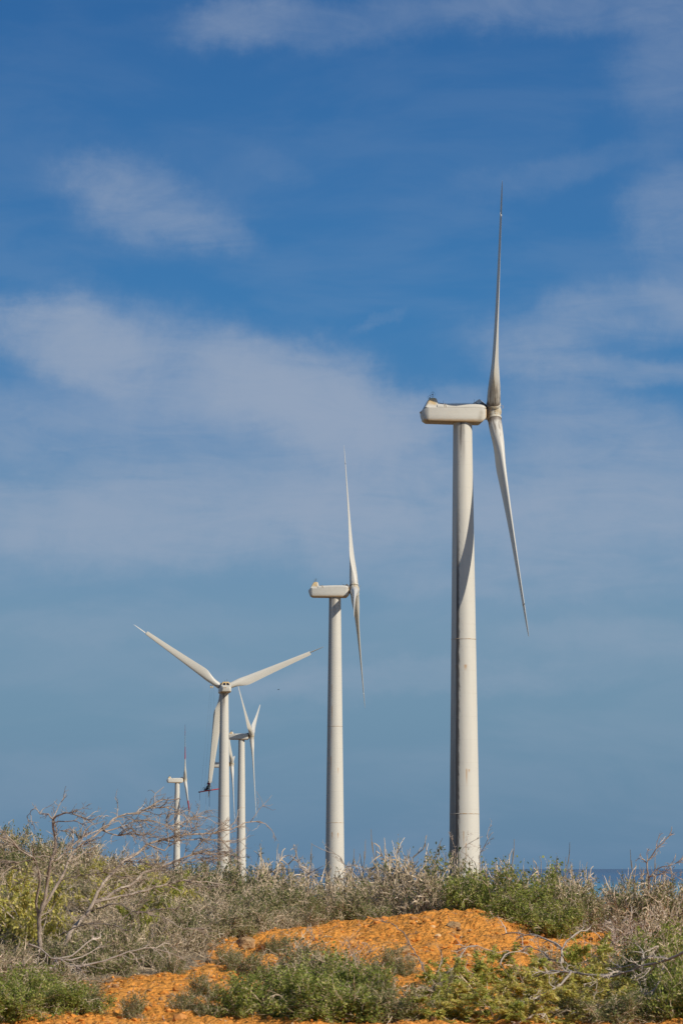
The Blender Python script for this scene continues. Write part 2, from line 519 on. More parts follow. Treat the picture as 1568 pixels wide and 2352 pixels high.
soil = t.mix(t.ss(c, 0.5, 0.75, 0, 0.45), soil, (0.48, 0.18, 0.04))
pt = t.noise(ob, 1.7, 6, 0.7, 0.6)[0]
soil = t.mix(t.ss(pt, 0.54, 0.64, 0, 0.65), soil, (0.38, 0.20, 0.075))
soil = t.mix(t.ss(pt, 0.40, 0.30, 0, 0.40), soil, (0.80, 0.47, 0.20))
lf = t.m('MULTIPLY_ADD', t.m('SUBTRACT', b, 0.5), 1.1, at.outputs['Fac'])
lit = t.ss(lf, 0.35, 0.65)
litc = t.mix(t.ss(c, 0.4, 0.65), (0.22, 0.165, 0.10), (0.33, 0.26, 0.17))
col = t.mix(lit, soil, litc)
bumph = t.m('ADD', t.m('MULTIPLY', b, 0.7), t.m('ADD', t.m('MULTIPLY', c, 0.35), t.m('MULTIPLY', v.outputs['Distance'], -0.5)))
finish(t, col, 0.95, 0.08, bumph, 0.9, 0.14)
g = link_mesh('ground', verts, faces, M_soil, smooth=True)
tag(g, kind='structure')
at_ = g.data.attributes.new('litter', 'FLOAT', 'POINT')
at_.data.foreach_set('value', litter(X, Y).ravel().astype(np.float32))

# ------------------------------------------------------------------ sea
M_sea, t = new_mat('sea_water')
tcn = t.n('ShaderNodeTexCoord'); ob = tcn.outputs['Object']
x, y, z = t.sep(ob)[:3]
sc = t.n('ShaderNodeMapping'); t.link(ob, sc.inputs['Vector']); sc.inputs['Scale'].default_value = (0.0012, 0.0005, 1)
nb = t.noise(sc.outputs[0], 1.0, 5, 0.6)[0]
yy = t.m('MULTIPLY_ADD', t.m('SUBTRACT', nb, 0.5), 2600.0, y)
colr = t.mix(t.ss(yy, 2600, 6500), (0.10, 0.24, 0.31), (0.075, 0.15, 0.24))
colr = t.mix(t.ss(yy, 6500, 22000), colr, (0.080, 0.135, 0.205))
wn = t.noise(ob, 0.08, 4, 0.6)[0]
finish(t, colr, 0.5, 0.12, wn, 0.3, 1.0)
sea = link_mesh('sea', [(-60000, 1000, -20.5), (60000, 1000, -20.5), (60000, 100000, -20.5), (-60000, 100000, -20.5)], [(0, 1, 2, 3)], M_sea)
tag(sea, kind='structure')

# ------------------------------------------------------------------ wind turbines
def circle(r, n, cx=0.0, cy=0.0):
    return [(cx + r * math.cos(2 * math.pi * k / n), cy + r * math.sin(2 * math.pi * k / n)) for k in range(n)]

# blade sections: distance from hub / L, chord, thickness, twist (degrees), roundness
SECT = [(0.034, 1.16, 1.16, 14, 1.0), (0.06, 1.16, 1.16, 14, 1.0), (0.09, 1.17, 1.12, 14, 0.95), (0.12, 1.28, 1.03, 14, 0.75), (0.15, 1.48, 0.90, 14, 0.5),
        (0.18, 1.70, 0.76, 14, 0.25), (0.21, 1.86, 0.64, 13.5, 0.08), (0.24, 1.88, 0.56, 12.5, 0.0), (0.30, 1.76, 0.46, 10.5, 0), (0.38, 1.58, 0.37, 8.5, 0),
        (0.48, 1.38, 0.29, 6.2, 0), (0.58, 1.20, 0.23, 4.5, 0), (0.68, 1.03, 0.18, 3.2, 0), (0.78, 0.88, 0.145, 2.2, 0), (0.862, 0.76, 0.12, 1.6, 0)]
TIPS = [(0.868, 0.74, 0.115, 1.5, 0), (0.90, 0.68, 0.10, 1.2, 0), (0.94, 0.57, 0.08, 1, 0), (0.97, 0.44, 0.06, 0.8, 0), (0.99, 0.28, 0.04, 0.6, 0), (1.0, 0.10, 0.02, 0.5, 0)]
PITCH_B = 0.5
def foil(n=28):
    pts = []
    for k in range(n):
        a = 2 * math.pi * k / n
        u = 0.5 * (1 + math.cos(a))                       # 1 leading ... 0 trailing
        xx = 1 - u
        th = 5 * (0.2969 * math.sqrt(max(xx, 0)) - 0.1260 * xx - 0.3516 * xx ** 2 + 0.2843 * xx ** 3 - 0.1036 * xx ** 4)
        pts.append((u, th if a <= math.pi else -th))
    return pts
FOIL = foil()
def blade_rings(sect, flip=0.0):
    """Blade along +Z. +X is upwind (rotor axis), the leading edge runs in +Y (the rotor turns clockwise seen from the front)."""
    rings = []
    n = len(FOIL)
    for s, ch, th, tw, rd in sect:
        a = R(tw + PITCH_B + flip)
        ring = []
        for k in range(n):
            u, v_ = FOIL[k]
            fx = (u - 0.68 if rd < 1 else u - 0.5) * ch
            fx = ((u - 0.68) * (1 - rd) + (u - 0.5) * rd) * ch
            fy = v_ * th
            ang = 2 * math.pi * k / n
            cxp, cyp = 0.5 * ch * math.cos(ang) , 0.5 * th * math.sin(ang)
            px_ = fx * (1 - rd) + cxp * rd
            py_ = fy * (1 - rd) + cyp * rd
            # chord direction: towards +Y turned to +X (into the wind)
            X_ = px_ * math.sin(a) + py_ * math.cos(a)
            Y_ = px_ * math.cos(a) - py_ * math.sin(a)
            ring.append((X_, Y_, s * L_BLADE))
        rings.append(ring)
    return rings

def mesh_only(geo, name, mat, smooth=True):
    o = geo.build(name, mat, None, smooth)
    me = o.data
    bpy.data.objects.remove(o)
    return me
def auto_smooth(me, ang=35):
    bm = bmesh.new(); bm.from_mesh(me)
    bmesh.ops.recalc_face_normals(bm, faces=bm.faces)
    for e in bm.edges:
        if len(e.link_faces) == 2 and e.calc_face_angle(0) > R(ang): e.smooth = False
    bm.to_mesh(me); bm.free()
    return me
def obj_from(me, name, parent, mtx=None):
    o = bpy.data.objects.new(name, me)
    C.objects.link(o); o.parent = parent
    if mtx is not None: o.matrix_basis = mtx
    return o

g_ = Geo(); g_.loft(blade_rings(SECT)); me_blade = auto_smooth(mesh_only(g_, 'blade', blade_mat('blade_paint', False, 0.25)))
me_blade_d = me_blade.copy(); me_blade_d.materials.clear(); me_blade_d.materials.append(blade_mat('stained_blade_paint', False, 0.85))
me_blade_r = me_blade.copy(); me_blade_r.materials.clear(); me_blade_r.materials.append(blade_mat('red_banded_blade_paint', True, 0.2))
def tip_mesh(mat, flip):
    g2 = Geo(); g2.loft(blade_rings(TIPS, flip))
    return auto_smooth(mesh_only(g2, 'blade_tip', mat))
me_tip = tip_mesh(me_blade.materials[0], 0); me_tip_r = tip_mesh(me_blade_r.materials[0], 0); me_tip_t = tip_mesh(me_blade.materials[0], -74)
g_ = Geo(); g_.tube([Vector((0, -0.05, 0.855 * L_BLADE)), Vector((0, -0.05, 0.878 * L_BLADE))], [0.045, 0.045], 8)
me_pin = mesh_only(g_, 'tip_shaft', M_steel)

# nacelle housing
def hull(a, wd, zb, zt, c):
    return [(a, -wd + c, zb), (a, -wd + c * .3, zb + c * .3), (a, -wd, zb + c), (a, -wd, (zb + zt) / 2), (a, -wd, zt - .03), (a, -wd + .03, zt),
            (a, wd - .03, zt), (a, wd, zt - .03), (a, wd, (zb + zt) / 2), (a, wd, zb + c), (a, wd - c * .3, zb + c * .3), (a, wd - c, zb)]
SHELL = {True: shell_mat('stained_nacelle_shell', True), False: shell_mat('nacelle_shell', False)}
def shell(geo, name):
    return {k: (lambda me: (me.materials.clear(), me.materials.append(SHELL[k]), me)[2])(base.copy()) for base in [auto_smooth(mesh_only(geo, name, SHELL[False]), 28)] for k in (True, False)}
g_ = Geo()
g_.loft([hull(-3.63, .60, -.42, -.04, .06), hull(-3.45, .82, -.86, .12, .10), hull(-3.17, 1.02, -1.0, .165, .11), hull(-3.05, 1.05, -1.02, .17, .12), hull(-1.0, 1.06, -1.05, .17, .12), hull(1.48, 1.06, -1.07, .17, .12),
         hull(1.62, 1.03, -1.0, .17, .14), hull(1.90, .93, -.72, .15, .15), hull(1.975, .84, -.60, .10, .14)])
ME_BODY = shell(g_, 'nacelle')
def roofp(a, wd, zt, z0=.19):
    e = zt - z0
    return [(a, -wd, z0), (a, -wd, z0 + e * .30), (a, -wd * .95, z0 + e * .62), (a, -wd * .82, z0 + e * .88), (a, -wd * .45, zt - .015), (a, 0, zt),
            (a, wd * .45, zt - .015), (a, wd * .82, z0 + e * .88), (a, wd * .95, z0 + e * .62), (a, wd, z0 + e * .30), (a, wd, z0)]
g_ = Geo()
g_.loft([roofp(-2.35, 1.02, .53), roofp(-1.7, 1.03, .56), roofp(-.9, 1.03, .60), roofp(.1, 1.03, .63), roofp(1.0, 1.02, .62), roofp(1.5, 1.0, .58), roofp(1.75, .96, .50), roofp(1.90, .90, .36), roofp(1.95, .84, .24)])
ME_ROOF = shell(g_, 'roof_cover')
def ring_xy(z, a0, a1, wd, c):
    return [(a0 + c, -wd, z), (a1 - c, -wd, z), (a1, -wd + c, z), (a1, wd - c, z), (a1 - c, wd, z), (a0 + c, wd, z), (a0, wd - c, z), (a0, -wd + c, z)]
g_ = Geo()
g_.loft([ring_xy(.175, -3.42, -2.18, .98, .10), ring_xy(.45, -3.28, -2.22, .90, .10), ring_xy(.84, -3.07, -2.30, .76, .10), ring_xy(.99, -2.97, -2.35, .68, .12), ring_xy(1.06, -2.88, -2.42, .58, .12)])
ME_CAB = shell(g_, 'rear_cab')
def cab_x(z): return np.interp(z, [.175, .45, .84, .99], [-3.42, -3.28, -3.07, -2.97])
def window_geo(sgn):
    g3 = Geo()
    lo, hi = .33, .80
    pts = []
    for z_, y0, y1 in ((lo, .09, .72), (hi, .09, .50)):
        pts.append((cab_x(z_) - .012, sgn * y0, z_)); pts.append((cab_x(z_) - .012, sgn * y1, z_))
    back = [(p[0] + .06, p[1], p[2]) for p in pts]
    g3.add([Vector(p) for p in pts + back], [(0, 1, 3, 2), (4, 6, 7, 5), (0, 2, 6, 4), (1, 5, 7, 3), (0, 4, 5, 1), (2, 3, 7, 6)])
    return mesh_only(g3, 'window', M_glass, False)
ME_WIN = [window_geo(1), window_geo(-1)]
g_ = Geo()
for k in range(5):
    g_.box((-3.645 + .040 * k, .20, -.10 - .105 * k), (.05, .27, .035))
g_.box((-3.52, .20, -.31), (.06, .29, .24), Matrix.Rotation(-.36, 3, 'Y'))
ME_GRILLE = mesh_only(g_, 'vent_grille', M_grille, False)
def mast_mesh(a, y0, h, rr):
    g3 = Geo()
    g3.tube([Vector((a, y0, .96)), Vector((a, y0, .96 + h + .16))], [.016, .010], 6)
    for k in range(20):
        a0, a1 = 2 * math.pi * k / 20, 2 * math.pi * (k + 1) / 20
        c0 = Vector((a + rr * math.cos(a0), y0, .96 + h - .10 + rr * math.sin(a0)))
        c1 = Vector((a + rr * math.cos(a1), y0, .96 + h - .10 + rr * math.sin(a1)))
        g3.tube([c0, c1], [.009, .009], 4, False)
    g3.box((a - .03, y0, .96 + h - .11), (.075, .02, .03), Matrix.Rotation(-.6, 3, 'Y'))
    g3.box((a + .01, y0, .96 + h - .16), (.02, .03, .06))
    return mesh_only(g3, 'weather_mast', M_steel, False)
ME_MAST = [mast_mesh(-2.64, -.25, .56, .20), mast_mesh(-2.83, .2, .32, .19)]
def rail_mesh():
    g3 = Geo()
    for a, z1 in ((-1.73, .86), (.97, 1.04)):
        g3.tube([Vector((a, -.4, .5)), Vector((a, -.4, z1))], [.010, .008], 5)
    g3.tube([Vector((-1.9, -.4, .62)), Vector((-.3, -.4, .68)), Vector((.97, -.4, .69))], [.007] * 3, 4)
    g3.tube([Vector((-2.2, -.5, .64)), Vector((-1.75, -.5, .55))], [.028, .028], 5)
    return mesh_only(g3, 'roof_rail', M_steel, False)
ME_RAIL = rail_mesh()
g_ = Geo()
for a in (-1.70, -1.58):
    g_.tube([Vector((a, -1.045, .20)), Vector((a - .02, -1.04, .42)), Vector((a - .10, -.97, .56))], [.014] * 3, 5)
ME_STRAP = mesh_only(g_, 'roof_strap', M_grille, False)
def lid_mesh(kind):
    g3 = Geo()
    if kind == 'open':     # peaked black sheet lifted over the roof opening
        g3.add([Vector(p) for p in ((.7, -.72, .86), (.7, .0, 1.30), (.7, .72, .92), (1.7, -.72, .86), (1.7, .0, 1.30), (1.7, .72, .92),
                                    (.7, -.72, .56), (.7, .72, .56), (1.7, -.72, .56), (1.7, .72, .56))],
               [(0, 1, 4, 3), (1, 2, 5, 4), (0, 6, 7, 2, 1), (3, 4, 5, 9, 8), (0, 3, 8, 6), (2, 7, 9, 5), (6, 8, 9, 7)])
    else:                  # low dark cowl behind the hub with a prop bar
        g3.loft([[(1.42, -.45, .57), (1.42, .45, .57), (1.42, .45, .62), (1.42, -.45, .62)], [(1.66, -.5, .50), (1.66, .5, .50), (1.66, .45, .82), (1.66, -.45, .82)],
                 [(2.02, -.5, .28), (2.02, .5, .28), (2.02, .42, .58), (2.02, -.42, .58)], [(2.08, -.35, .25), (2.08, .35, .25), (2.08, .3, .42), (2.08, -.3, .42)]])
        g3.tube([Vector((1.06, -.3, .74)), Vector((1.46, -.3, .60))], [.035, .035], 6)
    return auto_smooth(mesh_only(g3, 'hatch_lid', M_black if kind == 'open' else M_steel, False))
ME_LID = {k: lid_mesh(k) for k in ('open', 'low')}

# hub
def hub_mat():
    m, t = new_mat('hub_paint')
    tcn = t.n('ShaderNodeTexCoord'); ob = tcn.outputs['Object']
    big = t.noise(ob, 2.2, 5, 0.65)[0]
    col = t.mix(t.ss(big, 0.42, 0.66, 0, 0.75), (0.53, 0.495, 0.41), (0.42, 0.31, 0.15))
    x = t.sep(ob)[0]
    col = t.mix(t.m('MULTIPLY', t.ss(t.m('MULTIPLY_ADD', big, 0.5, x), 0.05, -0.25), 0.7), col, (0.20, 0.15, 0.09))
    finish(t, col, 0.5, 0.35)
    return m
M_hubm = hub_mat()
def hub_mesh():
    bm = bmesh.new()
    bmesh.ops.create_uvsphere(bm, u_segments=40, v_segments=24, radius=0.74)
    for v_ in bm.verts:
        d = v_.co.normalized()
        best = 0
        for k in range(3):
            a = R(120 * k)
            e = Vector((0, math.sin(a), math.cos(a)))
            best = max(best, d.dot(e))
        v_.co = v_.co * (1 + 0.12 * max(0, (best - .55) / .45) ** 0.7)
        v_.co.x *= 0.98
    me = bpy.data.meshes.new('hub'); bm.to_mesh(me); bm.free()
    me.polygons.foreach_set('use_smooth', [True] * len(me.polygons))
    me.materials.append(M_hubm)
    return me
ME_HUB = hub_mesh()
def collar_mesh(k):
    g3 = Geo()
    a = R(120 * k)
    e = Vector((0, math.sin(a), math.cos(a)))
    g3.tube([e * .62, e * .80, e * .82], [.63, .63, .60], 32)
    return auto_smooth(mesh_only(g3, 'blade_collar', M_hubm))
ME_COL = [collar_mesh(k) for k in range(3)]
g_ = Geo(); g_.tube([Vector((0, 0, -.04)), Vector((0, 0, .03)), Vector((0, 0, .05))], [.05, .045, .02], 8)
ME_BOLT = mesh_only(g_, 'bolt', M_rustbolt, False)
BOLTS = []
for k in range(3):
    a = R(120 * k + 60)
    e = Vector((0.02, math.sin(a), math.cos(a))); tg = Vector((0, math.cos(a), -math.sin(a)))
    for dz_ in (-.17, -.02, .12):
        q = (e * .735 + tg * dz_).normalized() * .735
        BOLTS.append(Matrix.Translation(q) @ q.to_track_quat('Z', 'Y').to_matrix().to_4x4())
g_ = Geo(); g_.tube([Vector((-.98, 0, 0)), Vector((-.55, 0, 0))], [.46, .52], 28)
ME_SHAFT = auto_smooth(mesh_only(g_, 'shaft', M_shaft))
g_ = Geo()
for q in ((.62, -.2, .42), (.62, .2, .42)):
    g_.tube([Vector(q), Vector((.86, q[1], .44))], [.012, .012], 5)
g_.tube([Vector((.86, -.2, .44)), Vector((.86, .2, .44))], [.012, .012], 5)
ME_STEP = mesh_only(g_, 'hub_step', M_grille, False)

HUB_F, TILT = 2.70, R(4.3)
def turbine(label, axis_px, hub_py, D, yaw, angles, base_z, seam=1.98, flanges=(0.42, 0.78), oil=False, top_dirt=0.0, spots=(), lid='low', red=False, dirty=False, tips=False):
    """yaw: direction of the rotor axis, 0 = right across the view, 90 = away. angles: blades from up, positive to the left of the axis."""
    hub = P(axis_px, hub_py, D)
    zh = hub.z - HUB_F * math.sin(0.0)
    Ht = zh - 1.02 - base_z
    root = thing('wind_turbine', label, 'wind turbine', (hub.x, hub.y, base_z), 'wind turbines standing in a row')
    R1, R0 = 0.815, 0.815 + 0.0132 * Ht
    g3 = Geo()
    nseg, nz = 72, 44
    g3.loft([[(x_, y_, Ht * k / nz) for x_, y_ in circle(R0 + (R1 - R0) * k / nz, nseg)] for k in range(nz + 1)])
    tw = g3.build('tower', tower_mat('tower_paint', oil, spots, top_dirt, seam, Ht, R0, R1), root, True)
    auto_smooth(tw.data)
    for f in flanges:
        z0 = Ht * f
        rr = R0 + (R1 - R0) * f
        g4 = Geo()
        g4.loft([[(x_, y_, z0 + dz_) for x_, y_ in circle(rr + dr, nseg)] for dz_, dr in ((-.035, .004), (-.03, .016), (.03, .016), (.035, .003))], False, False)
        fl = g4.build('flange', FLANGE, tw, True)
    ya = R(yaw)
    MN = Matrix.Translation((0, 0, zh - base_z)) @ Matrix.Rotation(ya, 4, 'Z')
    nac = obj_from(ME_BODY[oil], 'nacelle', root, MN)
    obj_from(ME_ROOF[oil], 'roof_cover', nac); obj_from(ME_CAB[oil], 'rear_cab', nac)
    for me in ME_WIN: obj_from(me, 'window', nac)
    obj_from(ME_GRILLE, 'vent_grille', nac)
    for me in ME_MAST: obj_from(me, 'weather_mast', nac)
    obj_from(ME_RAIL, 'roof_rail', nac); obj_from(ME_LID[lid], 'hatch_lid', nac); obj_from(ME_STRAP, 'roof_strap', nac)
    MR = MN @ Matrix.Translation((HUB_F, 0, .02)) @ Matrix.Rotation(-TILT, 4, 'Y')
    a0 = R(angles[0])
    MH = MR @ Matrix.Rotation(-a0, 4, 'X')
    hb = obj_from(ME_HUB, 'hub', root, MH)
    obj_from(ME_SHAFT, 'shaft', hb)
    for me in ME_COL: obj_from(me, 'blade_collar', hb)
    obj_from(ME_STEP, 'hub_step', hb)
    if D < 450:
        for mb in BOLTS: obj_from(ME_BOLT, 'bolt', hb, mb)
    for a in angles:
        MB = MR @ Matrix.Rotation(-R(a), 4, 'X')
        me = me_blade_r if red else (me_blade_d if dirty else me_blade)
        b_ = obj_from(me, 'blade', root, MB)
        if red: b_['label'] = 'white blade with broad red bands'
        obj_from(me_tip_r if red else (me_tip_t if tips else me_tip), 'blade_tip', b_)
        obj_from(me_pin, 'tip_shaft', b_)
    return root, MN, MR, hub

FL_m, t = new_mat('rusty_flange')
tcn = t.n('ShaderNodeTexCoord')
n_ = t.noise(tcn.outputs['Object'], 2.5, 5, 0.65)[0]
finish(t, t.mix(t.ss(n_, 0.42, 0.62, 0.1, 0.85), (0.48, 0.44, 0.37), (0.40, 0.24, 0.10)), 0.6, 0.3)
FLANGE = FL_m

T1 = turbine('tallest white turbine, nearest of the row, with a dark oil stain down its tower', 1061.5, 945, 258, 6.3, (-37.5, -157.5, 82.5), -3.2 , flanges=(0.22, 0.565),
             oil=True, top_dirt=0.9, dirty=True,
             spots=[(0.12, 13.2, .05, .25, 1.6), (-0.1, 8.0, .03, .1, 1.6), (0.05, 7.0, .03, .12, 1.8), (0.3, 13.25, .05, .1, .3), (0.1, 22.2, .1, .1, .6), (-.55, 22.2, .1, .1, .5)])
T2 = turbine('second tallest white turbine with rust runs on its tower and a short foreshortened blade', 769, 1355, 416, -1.5, (15.5, 135.5, 255.5), -3.6, flanges=(0.27, 0.58),
             top_dirt=0.6, spots=[(-.45, 30.5, .04, .2, 2.5), (-.4, 27.5, .05, .2, 3.0), (-.45, 24.2, .03, .2, 2.0), (-.5, 20.5, .05, .3, 3.2), (.4, 19.0, .05, .15, 1.0),
                                  (-.3, 10.2, .06, .1, 1.2), (.35, 10.1, .06, .1, 1.0)])
T3 = turbine('white turbine seen from behind with blades spread wide and rope workers on the lower blade', 515.5, 1580, 597, 98, (55, -67, 173), -9.0, flanges=(0.55,),
             top_dirt=1.0, lid='open', tips=True)
T4 = turbine('white turbine standing just right of the turbine with the rope workers', 555, 1690, 800, -7, (-55, 65, 185), -9.5, flanges=(0.5, 0.6))
T5 = turbine('small far turbine with red bands on its blades, behind dead branches', 407.5, 1791, 1040, 9.5, (-31, -151, 89), -14, flanges=(), red=True)
T6 = turbine('far white turbine mostly hidden behind the tower of the turbine with workers', 512, 1755, 905, -1, (-38, -158, 82), -12, flanges=())

# ------------------------------------------------------------------ rope access work on the third turbine
MR3 = Matrix.Translation(T3[0].location) @ T3[2]
B3 = MR3 @ Matrix.Rotation(-R(173), 4, 'X')
tip_c = B3 @ Vector((0, 0, 0.93 * L_BLADE))
plat = thing('work_platform', 'red beam work platform slung around the lower blade tip', 'platform', tip_c)
ca, sa = math.cos(R(9)), math.sin(R(9))
def beam_pt(u, v=0.0, dz_=0.0): return Vector((u * ca, v, u * sa + dz_))
gg = Geo()
for v in (-.55, .55):
    gg.tube([beam_pt(-2.0, v), beam_pt(2.2, v)], [.09, .09], 6)
gg.build('beam', M_redp, plat)
gg = Geo(); gg.box(beam_pt(-.25, 0, .05), (.9, .58, .04), Matrix.Rotation(-R(9), 3, 'Y'))
for u in (-1.1, .6):
    gg.tube([beam_pt(u, -.5, .0), beam_pt(u - .15, -.5, .75)], [.04, .03], 5)
gg.tube([beam_pt(-1.25, -.5, .72), beam_pt(.45, -.5, .8)], [.03, .03], 5)
gg.box(beam_pt(-.7, .1, .30), (.33, .25, .22))
gg.build('deck', M_steel, plat)
gg = Geo()
gg.box(beam_pt(-2.0, 0, -.02), (.16, .62, .12)); gg.build('end_weight', M_steel, plat)
rp = Geo()
topz = (B3 @ Vector((0, 0, 0.855 * L_BLADE))) - tip_c
for u, v in ((1.2, -.55), (2.1, -.55), (-1.0, -.55), (-1.8, .5)):
    rp.tube([beam_pt(u, v), topz + Vector((.35 * (1 if u > 0 else -1), v * .3, .3))], [.018, .018], 4, False)
rp.build('sling', M_rope, plat)

def person(name, label, loc, joints, edges, shirt_ids, mats, rz=0.0):
    """One skinned body; joints: name -> (position, radius). Clothing by height is set with face materials after the skin is grown."""
    root = thing(name, label, 'person', loc)
    keys = list(joints)
    me = bpy.data.meshes.new('body')
    me.from_pydata([joints[k][0] for k in keys], [(keys.index(a_), keys.index(b_)) for a_, b_ in edges], [])
    o = bpy.data.objects.new('body', me); C.objects.link(o); o.parent = root
    o.rotation_euler = (0, 0, rz)
    m_ = o.modifiers.new('Skin', 'SKIN')
    for k, sv in zip(keys, me.skin_vertices[0].data):
        sv.radius = (joints[k][1], joints[k][1])
    me.skin_vertices[0].data[0].use_root = True
    m_.use_smooth_shade = True
    sub(o, 2)
    me.materials.append(mats)
    return root
def cloth_mat(name, shirt, trouser, skin, zs, zh):
    m, t = new_mat(name)
    tcn = t.n('ShaderNodeTexCoord'); z = t.sep(tcn.outputs['Object'])[2]
    c = t.mix(t.m('GREATER_THAN', z, zs), trouser, shirt)
    c = t.mix(t.m('GREATER_THAN', z, zh), c, skin)
    finish(t, c, 0.8, 0.15)
    return m
J1 = {'pelvis': ((0, 0, .92), .14), 'chest': ((0, .02, 1.28), .17), 'neck': ((0, .02, 1.47), .06), 'head': ((0, .03, 1.62), .105), 'crown': ((0, .02, 1.72), .07),
      'shl': ((-.19, .02, 1.40), .075), 'ell': ((-.30, .16, 1.18), .05), 'hal': ((-.14, .38, 1.30), .038), 'shr': ((.19, .02, 1.40), .075), 'elr': ((.30, .16, 1.20), .05), 'har': ((.16, .38, 1.36), .038),
      'hil': ((-.1, 0, .86), .105), 'knl': ((-.14, .12, .48), .07), 'anl': ((-.12, -.02, .09), .045), 'tol': ((-.13, .16, .05), .04),
      'hir': ((.1, 0, .86), .105), 'knr': ((.12, .10, .48), .07), 'anr': ((.12, -.03, .09), .045), 'tor': ((.13, .15, .05), .04)}
E1 = [('pelvis', 'chest'), ('chest', 'neck'), ('neck', 'head'), ('head', 'crown'), ('chest', 'shl'), ('shl', 'ell'), ('ell', 'hal'), ('chest', 'shr'), ('shr', 'elr'), ('elr', 'har'),
      ('pelvis', 'hil'), ('hil', 'knl'), ('knl', 'anl'), ('anl', 'tol'), ('pelvis', 'hir'), ('hir', 'knr'), ('knr', 'anr'), ('anr', 'tor')]
p1 = person('person', 'worker in a dark red jacket standing on the red platform at the blade tip', tip_c + beam_pt(-.15, -.28, .10), J1, E1, None,
            cloth_mat('red_work_clothes', (0.16, 0.012, 0.025), (0.20, 0.19, 0.12), (0.10, 0.06, 0.045), .95, 1.49))
def helmet(parent, c, r, mat, name='helmet'):
    bm = bmesh.new(); bmesh.ops.create_uvsphere(bm, u_segments=16, v_segments=10, radius=r)
    for v_ in bm.verts:
        if v_.co.z < 0: v_.co.z *= .15
        v_.co += Vector(c)
    me = bpy.data.meshes.new(name); bm.to_mesh(me); bm.free(); me.materials.append(mat)
    me.polygons.foreach_set('use_smooth', [True] * len(me.polygons))
    o = bpy.data.objects.new(name, me); C.objects.link(o); o.parent = parent
helmet(p1, (0, .02, 1.66), .14, M_black)
# crouching mate, lower on the deck
J2 = {'pelvis': ((0, 0, .36), .15), 'chest': ((0, .16, .68), .17), 'neck': ((0, .24, .86), .06), 'head': ((0, .30, .99), .105), 'crown': ((0, .30, 1.09), .07),
      'shl': ((-.19, .18, .80), .075), 'ell': ((-.27, .36, .60), .05), 'hal': ((-.14, .55, .62), .038), 'shr': ((.19, .18, .80), .075), 'elr': ((.27, .36, .60), .05), 'har': ((.14, .56, .66), .038),
      'hil': ((-.1, .02, .32), .105), 'knl': ((-.17, .40, .46), .075), 'anl': ((-.15, .16, .09), .045), 'tol': ((-.16, .33, .05), .04),
      'hir': ((.1, .02, .32), .105), 'knr': ((.17, .40, .46), .075), 'anr': ((.15, .16, .09), .045), 'tor': ((.16, .33, .05), .04)}
p2 = person('person', 'worker in dark clothes with a yellow green helmet crouching on the red platform', tip_c + beam_pt(-.55, -.30, .10), J2, E1, None,
            cloth_mat('dark_work_clothes', (0.03, 0.03, 0.035), (0.025, 0.025, 0.03), (0.10, 0.06, 0.045), .3, .88), R(-60))
helmet(p2, (.26, .15, 1.04), .14, plain('lime_helmet', (0.42, 0.50, 0.12), 0.4, 0.4))

# ropes from the nacelle to the platform and guide lines to the ground
MN3 = Matrix.Translation(T3[0].location) @ T3[1]
arm_o = MN3 @ Vector((-1.2, 1.0, .42))
arm = thing('hoist_arm', 'dark steel hoist arm with two yellow weights beside the rear facing nacelle', 'hoist', arm_o)
gg = Geo()
gg.tube([Vector((0.05, 0, 0)), Vector((-2.05, -.25, .05))], [.06, .05], 6)
gg.tube([Vector((0, .5, -.35)), Vector((-1.1, -.12, .02))], [.045, .04], 6)
gg.box((-.25, .1, -.22), (.22, .2, .26))
gg.build('beam', M_steel, arm)
for u in (-1.82, -1.48):
    gg = Geo()
    gg.tube([Vector((u, -.22, -.14)), Vector((u, -.22, -.17)), Vector((u, -.22, -.52)), Vector((u, -.22, -.56))], [.05, .095, .095, .06], 12)
    wt = gg.build('yellow_weight', M_ylw, arm, True)
    gg = Geo(); gg.tube([Vector((u, -.22, .03)), Vector((u, -.22, -.15))], [.02, .02], 5); gg.build('hook', M_steel, wt)
def rope(name, label, a_, b_, sag, r=.02, group='ropes hanging from the turbine under repair'):
    gg = Geo()
    pts = []
    for k in range(9):
        q = k / 8
        p_ = a_.lerp(b_, q); p_ = p_ + Vector((0, 0, -sag * 4 * q * (1 - q)))
        pts.append(p_)
    gg.tube(pts, [r] * 9, 4, False)
    tag(gg.build(name, M_rope), label, 'rope', group)
for k, (u, du) in enumerate(((-1.85, -1.7), (-1.5, -1.0), (-1.2, 1.0))):
    rope('hanging_rope', 'thin rope hanging straight from the hoist arm down to the red platform', arm_o + Vector((u, -.2, 0)), tip_c + beam_pt(du, -.2), 0.0, .012)
for k, (u, gx, gy) in enumerate(((-1.9, 452, 1960), (-1.9, 462, 1980), (-.6, 468, 1960), (.0, 476, 1955), (.1, 480, 1955))):
    e_ = P(gx, gy, 588)
    rope('guide_rope', 'thin guide rope slanting from the red platform down to the ground', tip_c + beam_pt(u, 0), e_, 0.6, .02 if k < 4 else .03)

# a bird high over the scrub
bp = P(639.5, 1584, 300)
brd = thing('bird', 'tiny dark bird gliding in the open sky between the turbines', 'bird', bp)
brd.scale = (.45, .45, .45)
gg = Geo()
gg.tube([Vector((-.24, 0, 0)), Vector((-.12, 0, .01)), Vector((.05, 0, .02)), Vector((.16, 0, .02)), Vector((.22, 0, .0))], [.02, .05, .06, .045, .01], 8)
gg.add([Vector(p) for p in ((.08, .03, .02), (-.08, .03, .02), (-.02, .38, .12), (.05, .38, .12), (-.03, .66, .05), (.08, -.03, .02), (-.08, -.03, .02), (-.02, -.38, .12), (.05, -.38, .12), (-.03, -.66, .05))],
       [(0, 1, 2, 3), (3, 2, 4), (5, 8, 7, 6), (8, 9, 7)])
bo = gg.build('body', M_black, brd, True); bo.rotation_euler = (0, 0, R(25))

